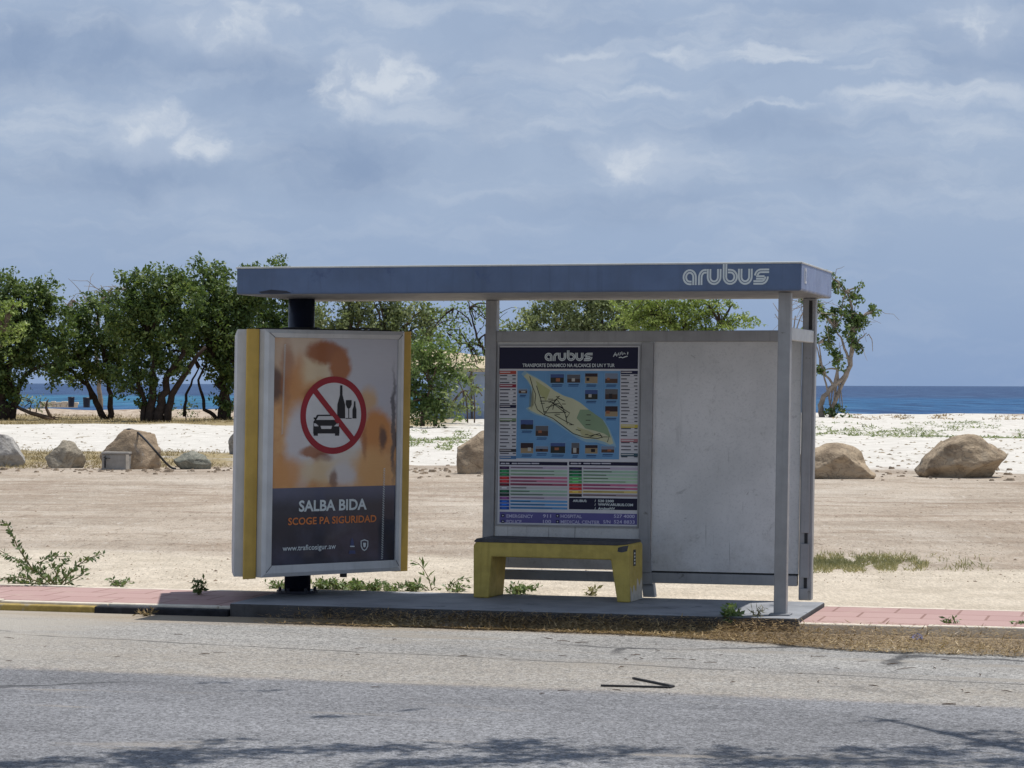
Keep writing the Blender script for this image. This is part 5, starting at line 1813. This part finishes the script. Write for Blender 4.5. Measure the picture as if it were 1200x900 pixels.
RK = {'grey': rockmat('grey_boulder', S(124, 120, 116), S(162, 158, 152), S(140, 134, 124), S(196, 192, 186)),
      'tan': rockmat('tan_boulder', S(130, 122, 108), S(166, 156, 138), S(110, 102, 92), S(90, 82, 72)),
      'orange': rockmat('rusty_boulder', S(142, 124, 102), S(168, 148, 124), S(150, 146, 140), S(100, 88, 76)),
      'green': rockmat('green_grey_boulder', S(96, 98, 90), S(126, 126, 114), S(142, 136, 118), S(170, 164, 150)),
      'brown': rockmat('brown_boulder', S(132, 116, 97), S(172, 154, 130), S(150, 140, 124), S(84, 72, 60))}


def boulder(label, x0, x1, ytop, ybot, kind, seed, sk_=0.0, depth=0.8, flat=0.25, dY=0.0, peak=0.0):
    g = gpt((x0 + x1) / 2, ybot - 1.5)
    k = g.y / F
    Y = g.y + dY + (x1 - x0) * k * 0.5 * depth * 0.75
    k = Y / F
    W, H = (x1 - x0) * k, (ybot - ytop) * k
    bm = bmesh.new()
    bmesh.ops.create_icosphere(bm, subdivisions=5, radius=1.0)
    rr = random.Random(seed)
    planes = []
    for i in range(26):
        d = Vector((rr.gauss(0, 1), rr.gauss(-0.2, 1), rr.gauss(0.15, 0.8))).normalized()
        planes.append((d, rr.uniform(0.66, 0.93)))
    off = Vector((seed * 3.7, seed * 1.3, seed * 2.1))
    for v in bm.verts:
        p = v.co.copy()
        for d, h in planes:
            e = p.dot(d) - h
            if e > 0:
                p -= d * e * 0.97
        p *= 1 + 0.15 * mnoise.fractal(p * 0.9 + off, 1.0, 2.0, 3)
        p += p.normalized() * (0.022 * mnoise.fractal(p * 4.2 + off, 1.0, 2.0, 5) - 0.32 * max(0.0, 0.09 - abs(mnoise.noise(Vector((p.x * 1.3, p.y * 1.3, p.z * 2.4)) - off))))
        v.co = p
    xs_ = [v.co.x for v in bm.verts]
    zs_ = [v.co.z for v in bm.verts]
    ax, bx, az, bz = min(xs_), max(xs_), min(zs_), max(zs_)
    for v in bm.verts:
        z = (v.co.z - az) / (bz - az)
        x = (v.co.x - ax) / (bx - ax) - 0.5
        z2 = (z - flat) / (1 - flat)
        x += sk_ * max(0, z2) * (0.5 - abs(x)) * 0.8
        z2 *= 1 + peak * x
        v.co = Vector((x * W, v.co.y * W * 0.5 * depth, z2 * H))
    me = bpy.data.meshes.new('boulder')
    bm.to_mesh(me)
    bm.free()
    o = link('boulder', me, RK[kind], smooth=True)
    o.location = (g.x * Y / g.y, Y, gz1(g.x, Y) - 0.02)
    tag(o, label, 'boulder', 'boulders along the edge of the lot')
    return o


boulder('grey boulder with pale veins cut by the left edge', -26, 31, 509.5, 548.5, 'grey', 1, 0.1, peak=-0.1)
boulder('rounded tan boulder standing alone left of the grey box', 53, 100, 516, 550, 'tan', 2, -0.15)
boulder('big rusty brown and grey boulder behind the concrete box', 117, 189, 504, 552, 'orange', 11, 0.10, peak=0.10, dY=0.35, depth=0.6)
boulder('low dark green grey boulder at the end of the hose', 203, 249, 528.5, 551.5, 'green', 4, -0.2)
boulder('brown boulder half hidden by the shelter post left of the map', 535, 590, 505, 557, 'brown', 5, 0.1, peak=0.1)
boulder('long flat brown boulder beside the rear post', 930, 1026, 519.5, 563, 'brown', 6, -0.1, peak=-0.15)
boulder('large brown peaked boulder at the right', 1074, 1179, 511, 562, 'brown', 19, 0.22, peak=0.15)
boulder('grey boulder almost hidden behind the advertising column', 268, 310, 500, 535, 'grey', 9, 0.0)

# concrete box with a tap in front of the big boulder
cb0, cb1 = gpt(118.5, 550.5), gpt(150.5, 550.5)
kbx = cb0.y / F
box = empty('utility_box', ((cb0.x + cb1.x) / 2, cb0.y, cb0.z - 0.02), (0, 0, -0.05), label='small grey concrete meter box standing in front of the rusty boulder', cat='utility box')
wbx, hbx = 31.5 * kbx, 22 * kbx
mb = MB()
mb.box(-wbx / 2, wbx / 2, 0, 0.4, 0, hbx - 0.05)
bb = mb.build('box_body', M['boxconc'], box, bevel=0.012)
mb = MB()
mb.box(-wbx / 2 - 0.01, wbx / 2 + 0.012, -0.02, 0.42, hbx - 0.048, hbx)
mb.build('lid', M['boxconc'], box, bevel=0.01)
mb = MB()
mb.box(wbx / 2 - 0.05, wbx / 2 + 0.006, -0.012, -0.001, 0.0, hbx - 0.05)
mb.build('corner_strip', M['conc_edge'], box)
mb = MB()
mb.tube([(-wbx / 2 + 0.08, -0.002, 0.24), (-wbx / 2 + 0.08, -0.06, 0.24), (-wbx / 2 + 0.08, -0.075, 0.2), (-wbx / 2 + 0.08, -0.075, 0.06)], 0.018, 8)
mb.tube([(-wbx / 2 + 0.05, -0.06, 0.27), (-wbx / 2 + 0.18, -0.06, 0.25)], 0.012, 6)
mb.tube([(-wbx / 2 + 0.08, -0.05, 0.24), (-wbx / 2 + 0.08, -0.06, 0.30)], 0.012, 6)
mb.build('tap', M['black'], box)
# black hose over the boulder
hp = [(145.5, 504.5, 50.6), (152, 503.2, 50.2), (160, 506, 49.8), (170, 515, 49.3), (180, 526, 49.1), (192, 540, 49.2), (200, 547.5, 49.4), (206, 549.5, 49.4)]
mb = MB()
P = [at(x, y, Yh) for x, y, Yh in hp]
Pf = []
for i in range(len(P) - 1):
    p0, p1, p2, p3 = P[max(i - 1, 0)], P[i], P[i + 1], P[min(i + 2, len(P) - 1)]
    for j in range(5):
        f = j / 5
        Pf.append(0.5 * ((2 * p1) + (p2 - p0) * f + (2 * p0 - 5 * p1 + 4 * p2 - p3) * f * f + (3 * p1 - p0 - 3 * p2 + p3) * f ** 3))
Pf.append(P[-1])
mb.tube(Pf, 0.022, 8)
hose = mb.build('hose', M['rubber'], smooth=True)
tag(hose, 'black hose bent over the rusty boulder down to the sand', 'hose')

# ------------------------------------------------------------------ beach furniture far behind
def far_bin(x0, x1, y0, y1, Y, label):
    g = at((x0 + x1) / 2, y1, Y)
    k = Y / F
    o = empty('litter_bin', (g.x, g.y, g.z), label=label, cat='bin', group='dark blue bins by the beach')
    r, h = (x1 - x0) * k / 2, (y1 - y0) * k
    mb = MB()
    mb.tube([(0, 0, 0), (0, 0, h * 0.06), (0, 0, h * 0.88)], [r * 0.82, r * 0.86, r * 0.96], 16)
    mb.build('bin_body', M['bin'], o)
    mb = MB()
    mb.tube([(0, 0, h * 0.88), (0, 0, h * 0.94), (0, 0, h)], [r, r * 1.04, r * 0.9], 16)
    mb.build('bin_rim', M['bin'], o)


far_bin(79.5, 87.5, 465, 477, 131, 'leftmost dark blue bin, beside the stone wall')
far_bin(97, 106, 465.5, 477.5, 131, 'dark blue bin standing just left of the leaning trunks')
far_bin(117, 121, 467.5, 478, 133, 'dark blue bin mostly hidden behind the leaning trunks')
mb = MB()
rr = random.Random(4)
x = 47.0
g0 = at(66, 477.5, 134)
for row, (ya, hh) in enumerate(((0.0, 0.16), (0.155, 0.14))):
    xx_ = -0.9
    while xx_ < 0.95:
        wv_ = rr.uniform(0.16, 0.34)
        mb.box(xx_ + 0.008, xx_ + wv_ - 0.008, rr.uniform(-0.03, 0.02), 0.3, ya + 0.006 * row, ya + hh + rr.uniform(-0.02, 0.04))
        xx_ += wv_
wl = mb.build('stone_wall', M['conc_edge'], bevel=0.02)
wl.location = g0
tag(wl, 'low pale stone wall under the left trees by the bins', 'wall')
# dead branch on the ground
bo = at(55, 491, 117)
mb = MB()
pp = [at(x, y, 117 + d) - bo for x, y, d in ((14, 472, 1), (24, 479, .5), (36, 484, 0), (47, 487, 0), (56, 490, 0), (62, 492, 0))]
mb.tube(pp, [0.07, 0.08, 0.09, 0.10, 0.12, 0.10], 8)
mb.tube([at(x, y, 117) - bo for x, y in ((60, 490), (57, 484), (54, 478), (55, 471), (57, 468))], [0.09, 0.08, 0.06, 0.04, 0.02], 7)
for ex, ey in ((70, 493), (66, 487), (72, 489)):
    mb.tube([at(60, 490, 117) - bo, at((60 + ex) / 2, (489.5 + ey) / 2, 117) - bo, at(ex, ey, 117) - bo], [0.05, 0.03, 0.015], 5)
db = mb.build('fallen_branch', M['bark'], smooth=True)
db.location = bo
tag(db, 'grey fallen branch lying under the left tree', 'branch')

# pale blue beach building with a tan roof seen through the branches
kb = 126 / F
bg0 = at(525, 487, 126)
house = empty('beach_building', bg0, (0, 0, 0.0), label='pale blue building with a tan roof half hidden behind thin trees', cat='building')
mb = MB()
hx0, hx1 = -1.0, 62 * kb
hw = 50 * kb
mb.box(hx0, hx1, 0, 5.0, -0.4, hw)
hwm = mat('pale_blue_render', S(142, 156, 178), 0.8, 0.1, 2, 0.2, 30, 0, 0.2, streak=0.15)
mb.build('wall', hwm, house)
mb = MB()
mb.add([(hx0 - 2.2, -0.5, 58 * kb), (hx1 + 0.3, -0.5, 55 * kb), (hx1 + 0.3, 2.6, 66 * kb), (hx0 - 2.2, 2.6, 88 * kb), (hx0 - 2.2, 5.4, 58 * kb), (hx1 + 0.3, 5.4, 55 * kb),
        (hx0 - 2.2, -0.5, 51 * kb), (hx1 + 0.3, -0.5, 51 * kb), (hx1 + 0.3, 5.4, 51 * kb), (hx0 - 2.2, 5.4, 51 * kb)],
       [(0, 1, 2, 3), (3, 2, 5, 4), (6, 7, 1, 0), (8, 9, 4, 5), (9, 8, 7, 6), (7, 8, 5, 2, 1), (9, 6, 0, 3, 4)])
mb.build('roof', mat('tan_roof', S(182, 168, 142), 0.85, 0.15, 4, 0.3, 20, 0, 0.2), house)
mb = MB()
mb.tube([(552 * kb - 525 * kb + 0.05, -0.06, -0.2), (552 * kb - 525 * kb, -0.06, hw)], 0.04, 8)
mb.build('post', M['bark'], house)


# ------------------------------------------------------------------ weeds and shrubs near the road
def weed(name, label, base, stems, leaf=0.05, per=26, m='leaf_weed', group=None, seed=1, wr=0.4, stem_r=0.004, spread=0.02, cat='weed', pinnate=True):
    """stems: polylines of offsets from base (x, y, z); leaves sit along them in pairs"""
    rng = np.random.default_rng(seed)
    o = empty(name, base, label=label, cat=cat, group=group)
    mb = MB()
    C, D = [], []
    for st in stems:
        P = [Vector(p) for p in st]
        mb.tube(P, [stem_r * (1 - 0.6 * i / (len(P) - 1)) for i in range(len(P))], 5)
        tot = sum((b - a).length for a, b in zip(P[:-1], P[1:]))
        n = max(4, int(per * tot))
        for i in range(n):
            f = (0.10 + 0.9 * (i + rng.uniform(0, 1)) / n) * (len(P) - 1)
            j = min(int(f), len(P) - 2)
            p = P[j].lerp(P[j + 1], f - j)
            d = (P[j + 1] - P[j]).normalized()
            side = d.cross(Vector((0, 0, 1)))
            side = side.normalized() if side.length > 0.1 else Vector((1, 0, 0))
            ang = rng.uniform(0, 2 * math.pi)
            q = (side * math.cos(ang) + d.cross(side) * math.sin(ang)) * 0.9 + d * 0.55
            C.append(np.array(p + q.normalized() * leaf * 0.5) + rng.normal(size=3) * spread * 0.3)
            D.append(np.array(q))
    mb.build('stem', M['stem'], o)
    v, q = leaves(np.array(C), leaf, 0.3, wr, rng=rng, dirs=np.array(D))
    link('leaves', npmesh('leaves', v, q), M[m], o)
    return o


def stempath(rng, direction, L, rise, n=6, droop=0.0):
    d = Vector(direction).normalized()
    P = [Vector((0, 0, -0.01))]
    for i in range(1, n + 1):
        f = i / n
        p = Vector((d.x * L * f, d.y * L * f, rise * math.sin(f * math.pi * (0.5 + droop)) + 0.0))
        p += Vector(rng.normal(size=3)) * 0.02 * L * f
        P.append(p)
    return P


rw = np.random.default_rng(17)
b = gpt(66, 686)
ky = b.y / F


def st_px(pts, Yb, base):
    return [at(x, y, Yb + d) - base for x, y, d in pts]


stems = [st_px(q, b.y, b) for q in (
    [(62, 687, 0), (45, 672, 0), (30, 662, .1), (14, 653, .15), (-6, 642, .2)], [(40, 670, 0), (30, 655, 0), (20, 640, .05), (14, 625, .05), (8, 614, .1), (-4, 610, .1)],
    [(66, 687, 0), (52, 672, -.05), (45, 660, -.05), (60, 652, -.1), (82, 652, -.1)], [(70, 687, 0), (82, 672, -.1), (92, 662, -.1), (104, 654, -.15), (120, 649, -.2)],
    [(70, 687, 0), (75, 676, 0), (72, 664, .1), (78, 655, .1)], [(60, 687, 0), (40, 680, -.2), (20, 676, -.2), (0, 678, -.2)], [(66, 687, 0), (58, 676, .2), (40, 668, .3), (22, 668, .3)],
    [(72, 687, 0), (84, 680, 0), (96, 674, 0), (100, 668, 0)], [(66, 687, 0), (66, 672, -.1), (60, 660, -.2)], [(60, 687, 0), (48, 684, 0), (30, 684, .1), (8, 684, .1)])]
weed('roadside_shrub', 'straggling grey green shrub on the sand behind the left pavement', b, stems, 0.055, 110, seed=5, cat='shrub', stem_r=0.007, wr=0.42)


def small_weed(label, x, y, hpx, n, spreadpx, seed, leaf=0.05, per=60, m='leaf_weed', group=None, name='weed', z=None, wr=0.4, lean=0.0):
    rng = np.random.default_rng(seed)
    base = gpt(x, y) if z is None else gp(x, y, z)
    k = base.y / F
    ss = []
    for i in range(n):
        a = rng.uniform(0, 2 * math.pi)
        L = spreadpx * k * rng.uniform(0.2, 1)
        H = hpx * k * rng.uniform(0.5, 1)
        P = [Vector((0, 0, -0.01))]
        for j in range(1, 6):
            f = j / 5
            P.append(Vector((math.cos(a) * L * f ** 1.3 + lean * H * f, math.sin(a) * L * f ** 1.3, H * (f - 0.25 * f * f * (L / (H + 0.01) > 0.8)))) + Vector(rng.normal(size=3)) * 0.012)
        ss.append(P)
    return weed(name, label, base, ss, leaf, per, m, group, seed, wr, 0.0035)


G1 = 'weeds along the back of the concrete pad'
small_weed('dark little weed growing out of the left pink pavement', 233, 697, 20, 6, 16, 21, 0.05, 70, 'leaf_weed', z=WALKZ)
small_weed('low weed on the sand behind the left pavement', 138, 687, 10, 9, 26, 22, 0.04, 60, 'leaf_herb')
small_weed('bright green weeds left of the pole', 326, 689, 10, 10, 22, 23, 0.04, 80, 'leaf_herb', G1)
small_weed('bright green weeds just right of the pole', 380, 690, 14, 14, 26, 24, 0.045, 90, 'leaf_herb', G1)
small_weed('wide clump of green weeds under the advertising column', 418, 691, 13, 16, 34, 25, 0.045, 90, 'leaf_herb', G1)
small_weed('green weeds at the foot of the tall weed', 462, 692.5, 9, 12, 28, 26, 0.04, 80, 'leaf_herb', G1)
small_weed('pale green weed clump behind the middle of the advertising column', 398, 690.5, 12, 13, 24, 51, 0.042, 90, 'leaf_herb', G1)
small_weed('low green weed below the right edge of the advertising column', 440, 692, 10, 12, 24, 52, 0.042, 90, 'leaf_herb', G1)
small_weed('little green weed between the tall weed and its neighbour', 482, 692.5, 11, 10, 20, 53, 0.042, 80, 'leaf_herb', G1)
small_weed('low green weeds left of the bench', 535, 693.5, 12, 7, 26, 27, 0.04, 60, 'leaf_herb', G1)
small_weed('green weeds showing under the bench', 606, 696, 13, 14, 30, 28, 0.045, 80, 'leaf_herb', G1)
small_weed('thin grass weeds under the right half of the bench', 690, 698, 10, 5, 12, 29, 0.05, 40, 'grass', G1)
bw = gpt(503, 692)
weed('weed', 'tall bent weed with narrow leaves between the column and the bench', bw, [st_px(q, bw.y, bw) for q in (
    [(506, 692, 0), (504, 684, 0), (501, 675, 0), (496, 666, 0), (490, 660, 0), (484, 657.5, 0)], [(503, 692, 0), (498, 687, .1), (492, 684, .1), (486, 684, .1)], [(505, 692, 0), (510, 688, 0), (514, 690, 0)], [(500, 692, 0), (494, 688, -.1), (490, 682, -.1)])],
     0.085, 44, 'leaf_herb', G1, 33, 0.26, 0.005)
bw = gpt(530, 693)
weed('weed', 'bent weed leaning right beside the bench leg', bw, [st_px(q, bw.y, bw) for q in (
    [(524, 693, 0), (530, 685, 0), (536, 680, 0), (544, 678, 0), (549, 677, 0)], [(536, 681, 0), (540, 686, 0), (543, 690, 0)], [(524, 693, 0), (526, 686, 0), (530, 681, 0)])],
     0.06, 60, 'leaf_weed', G1, 34, 0.3, 0.004)
small_weed('round green weed in the gutter in front of the shelter', 857, 738, 24, 26, 15, 41, 0.05, 120, 'leaf_herb', None, z=0.0, wr=0.5)
small_weed('thin dry weed at the edge of the pad beside the front post', 888, 724, 16, 6, 14, 42, 0.06, 22, 'grass', None, z=0.09, wr=0.14)
small_weed('spiky little weed in the straw by the right pavement', 1113, 741, 18, 8, 8, 43, 0.05, 70, 'leaf_weed', None, z=0.0, wr=0.3)
small_weed('green weed in the straw cut by the right edge', 1197, 742, 13, 14, 12, 44, 0.045, 90, 'leaf_herb', None, z=0.0)
small_weed('low dry weed lying in the kerb shadow left of the pad', 172, 722, 8, 7, 20, 45, 0.05, 40, 'straw', None, z=0.0, wr=0.2)


def blades(name, label, pts, h, w_, m, seed, flat=0.4, lean=0.5, cat='grass'):
    """thin grass blades or straw at the given ground points: ONE uncountable mass"""
    rng = np.random.default_rng(seed)
    n = len(pts)
    P = np.asarray(pts)
    a = rng.uniform(0, 2 * np.pi, n)
    H = h * rng.uniform(0.4, 1.1, n)
    side = np.stack([np.cos(a), np.sin(a), np.zeros(n)], 1)
    tip = np.stack([rng.normal(size=n) * lean, rng.normal(size=n) * lean, np.full(n, 1.0 - flat)], 1)
    tip /= np.linalg.norm(tip, axis=1)[:, None]
    W = w_ * rng.uniform(0.6, 1.2, n)[:, None]
    v = np.empty((n, 4, 3))
    v[:, 0] = P - side * W
    v[:, 1] = P + side * W
    v[:, 2] = P + side * W * 0.5 + tip * H[:, None] * 0.7
    v[:, 3] = P + tip * H[:, None]
    o = link(name, npmesh(name, v.reshape(-1, 3), np.arange(n * 4).reshape(n, 4)), M[m])
    return tag(o, label, cat, kind='stuff')


def scatter_px(n, x0, x1, y0, y1, seed, dens=None):
    """random points on the ground within a pixel window, thinned by clumping noise"""
    rng = np.random.default_rng(seed)
    out = []
    while len(out) < n:
        x, y = rng.uniform(x0, x1), rng.uniform(y0, y1)
        if dens and rng.uniform() > dens(x, y):
            continue
        P = gp(x, y, 0.06)
        out.append((P.x, P.y))
    A = np.array(out)
    return np.column_stack([A, gz(A[:, 0], A[:, 1])])


cl = lambda s, sx, sy, lo=0.45: (lambda x, y: float(np.clip((fbm(np.array([x / sx]), np.array([y / sy]), s, 3)[0] - lo) * 6, 0.0, 1)))
blades('roadside_grass', 'patch of thin green grass on the lot right of the shelter', scatter_px(6500, 945, 1165, 647, 671.5, 61, lambda x, y: math.exp(-max(0.0, x - 1035) / 34.0) * math.exp(-((y - 660.5) / 7.0) ** 2) * cl(3, 12, 5, 0.36)(x, y)), 0.055, 0.006, 'grass', 62, 0.3, 0.6)
pts1 = scatter_px(3300, 948, 1200, 493, 514, 63, cl(5, 26, 4, 0.47))
blades('beach_grass', 'green tufts of creeping beach plants on the white sand at the right', pts1, 0.15, 0.04, 'leaf_grey', 64, 0.6, 1.2)
pts2 = scatter_px(900, 480, 566, 503, 530, 65, cl(6, 20, 4, 0.5))
blades('beach_grass', 'thin beach plants on the white sand between column and map', pts2, 0.14, 0.03, 'leaf_grey', 66, 0.5, 0.9)
blades('dry_grass', 'straw coloured grass strip behind the left boulders', scatter_px(4200, -5, 272, 527, 548, 67, cl(7, 30, 6, 0.36)), 0.13, 0.010, 'drygrass', 68, 0.4, 0.6)
blades('dry_grass', 'yellow dry grass under the left trees', scatter_px(5000, -5, 275, 487, 498.5, 69, cl(8, 30, 3, 0.3)), 0.20, 0.016, 'drygrass', 70, 0.4, 0.6)
pts = scatter_px(500, 975, 1200, 486.5, 491, 71, cl(9, 20, 3, 0.45))
blades('dry_grass', 'brown washed up weed along the top of the beach at the right', pts, 0.2, 0.05, 'straw', 72, 0.6, 0.9)


def straw_bed():
    rng = np.random.default_rng(81)
    P = []
    while len(P) < 60000:
        u = rng.uniform(-3.9, 6.0)
        wd = 0.50 + 0.55 * float(np.clip((u + 0.8) / 1.4, 0, 1)) + 0.40 * wav(u, seed=6)
        f = rng.uniform() ** 0.9
        v = PV0 - 0.01 - f * wd
        if rng.uniform() > float(np.clip((u + 3.9) / 1.6, 0, 1)):
            continue
        if u > 0.1:
            v -= 0.03 + 0.02 * u
        p = wp(u, v, 0.002 + (0.088 * (1 - f) ** 1.6 + 0.012) * rng.uniform() ** 0.7)
        P.append(tuple(p))
    return np.array(P)


blades('dry_straw', 'bed of dry straw and leaf litter in the gutter along the kerb', straw_bed(), 0.055, 0.005, 'straw', 82, 0.9, 0.8, cat='straw')


def scatter_litter():
    rng = np.random.default_rng(91)
    mb = MB()
    for i in range(110):
        x, y = rng.uniform(0, 1200), rng.uniform(742, 830)
        if rng.uniform() > (0.35 + 0.65 * x / 1200) or y > 790 + x * 0.04:
            continue
        g = gp(x, y, 0.004)
        a = rng.uniform(0, math.pi)
        L = rng.uniform(0.012, 0.05) * (2.0 if rng.uniform() < 0.12 else 1)
        d = Vector((math.cos(a), math.sin(a), 0))
        bend = Vector((-d.y, d.x, 0)) * L * rng.uniform(-0.2, 0.2)
        r = rng.uniform(0.002, 0.004)
        mb.tube([g - d * L + Vector((0, 0, r)), g + bend + Vector((0, 0, r * 1.6)), g + d * L + Vector((0, 0, r))], [r * 0.6, r, r * 0.5], 5)
    o = mb.build('twig_litter', M['bark'])
    tag(o, 'scattered twigs and scraps on the shoulder of the road', 'litter', kind='stuff')
    # small stones on the lot
    mb = MB()
    for i in range(5200):
        x, y = rng.uniform(0, 1200), 550 + 134 * rng.uniform() ** 0.8
        g = gp(x, y, 0.06)
        z = gz1(g.x, g.y)
        r = rng.uniform(0.005, 0.014) * (2.0 if rng.uniform() < 0.05 else 1)
        vs = [(g.x + r * math.cos(a) * rng.uniform(.8, 1.3), g.y + r * math.sin(a) * rng.uniform(.8, 1.3), z - 0.004) for a in (0, 1.25, 2.5, 3.8, 5.0)]
        top = (g.x + rng.uniform(-.3, .3) * r, g.y, z + r * rng.uniform(.35, .6))
        mb.add(vs + [top], [(i_, (i_ + 1) % 5, 5) for i_ in range(5)])
    for i in range(520):
        # stones and clods heaped where the lot meets the beach, round the feet of the boulders
        x = rng.uniform(0, 1200)
        y = 549 + 8.5 * (x / 1200) + rng.normal() * 3.2
        g = gp(x, y, 0.06)
        z = gz1(g.x, g.y)
        r = rng.uniform(0.015, 0.05) * (1.7 if rng.uniform() < 0.07 else 1)
        n5 = 6
        lo = [(g.x + r * 1.2 * math.cos(a) * rng.uniform(.8, 1.25), g.y + r * math.sin(a) * rng.uniform(.8, 1.25), z - 0.006) for a in np.arange(n5) * 2 * math.pi / n5]
        hi = [(g.x + (p[0] - g.x) * rng.uniform(.5, .75), g.y + (p[1] - g.y) * .6, z + r * rng.uniform(.5, .8)) for p in lo]
        mb.add(lo + hi, [(k_, (k_ + 1) % n5, n5 + (k_ + 1) % n5, n5 + k_) for k_ in range(n5)] + [tuple(n5 + k_ for k_ in range(n5))])
    o = mb.build('pebbles', mat('brown_pebbles', S(132, 116, 98), 0.9, 0.4, 3))
    tag(o, 'small stones scattered over the sandy lot', 'pebbles', kind='stuff')
    mb = MB()
    for i in range(1500):
        x, y = rng.uniform(0, 1200), rng.uniform(494, 546)
        if x < 280 and y > 526:
            continue
        g = gp(x, y, 0.06)
        z = gz1(g.x, g.y)
        r = rng.uniform(0.02, 0.06)
        vs = [(g.x + r * 1.6 * math.cos(a) * rng.uniform(.6, 1.3), g.y + r * 1.6 * math.sin(a) * rng.uniform(.6, 1.3), z - 0.01) for a in (0, 1.25, 2.5, 3.8, 5.0)]
        mb.add(vs + [(g.x, g.y, z + r * 0.5)], [(i_, (i_ + 1) % 5, 5) for i_ in range(5)])
    o = mb.build('beach_debris', mat('dry_seaweed', S(122, 108, 84), 0.9, 0.4, 2))
    tag(o, 'dry weed and scraps scattered over the white sand', 'debris', kind='stuff')


scatter_litter()

# ------------------------------------------------------------------ small things on the road
a0, a1, a2 = gp(704, 804.5, 0.0), gp(783, 806.5, 0.0), gp(742, 796, 0.0)
mb = MB()
up = Vector((0, 0, 1))


def strip(mb, A, B, h, t):
    d = (B - A).normalized()
    n = Vector((-d.y, d.x, 0)) * t / 2
    mb.add([A - n, A + n, B + n, B - n, A - n + up * h, A + n + up * h, B + n + up * h, B - n + up * h],
           [(0, 1, 2, 3), (7, 6, 5, 4), (0, 4, 5, 1), (1, 5, 6, 2), (2, 6, 7, 3), (3, 7, 4, 0)])


zz = Vector((0, 0, 0.002))
strip(mb, a0 + zz, a1 + zz, 0.010, 0.02)
strip(mb, a1 + zz * 1.5 + Vector((0.03, 0.04, 0)), a2 + zz * 1.5, 0.010, 0.02)
strip(mb, a1 + zz + Vector((0.002, 0.0, 0)), a1 + zz + Vector((0.035, 0.05, 0)), 0.0095, 0.02)
o = mb.build('rubber_strip', M['rubber'], bevel=0.003)
tag(o, 'black rubber strip bent into a V on the road edge', 'rubber strip')
g = gp(1074, 748, 0.012)
mb = MB()
k = g.y / F
ring = [(math.cos(i * math.pi / 6) * 8 * k * (1 + 0.15 * math.sin(i * 2.3)), math.sin(i * math.pi / 6) * 0.055 * (1 + 0.2 * math.sin(i * 1.7)), 0.018 * math.sin(i * 2.1)) for i in range(12)]
mb.add(ring + [(0.01, 0, 0.035)] + [(p[0] * 0.9, p[1] * 0.9, p[2] - 0.012) for p in ring], [(i, (i + 1) % 12, 12) for i in range(12)] + [((i + 1) % 12, i, 13 + i, 13 + (i + 1) % 12) for i in range(12)])
o = mb.build('crushed_carton', mat('faded_blue_card', S(96, 112, 172), 0.7, 0.2, 30))
o.location = g
tag(o, 'crushed blue scrap lying in the straw by the right pavement', 'litter')
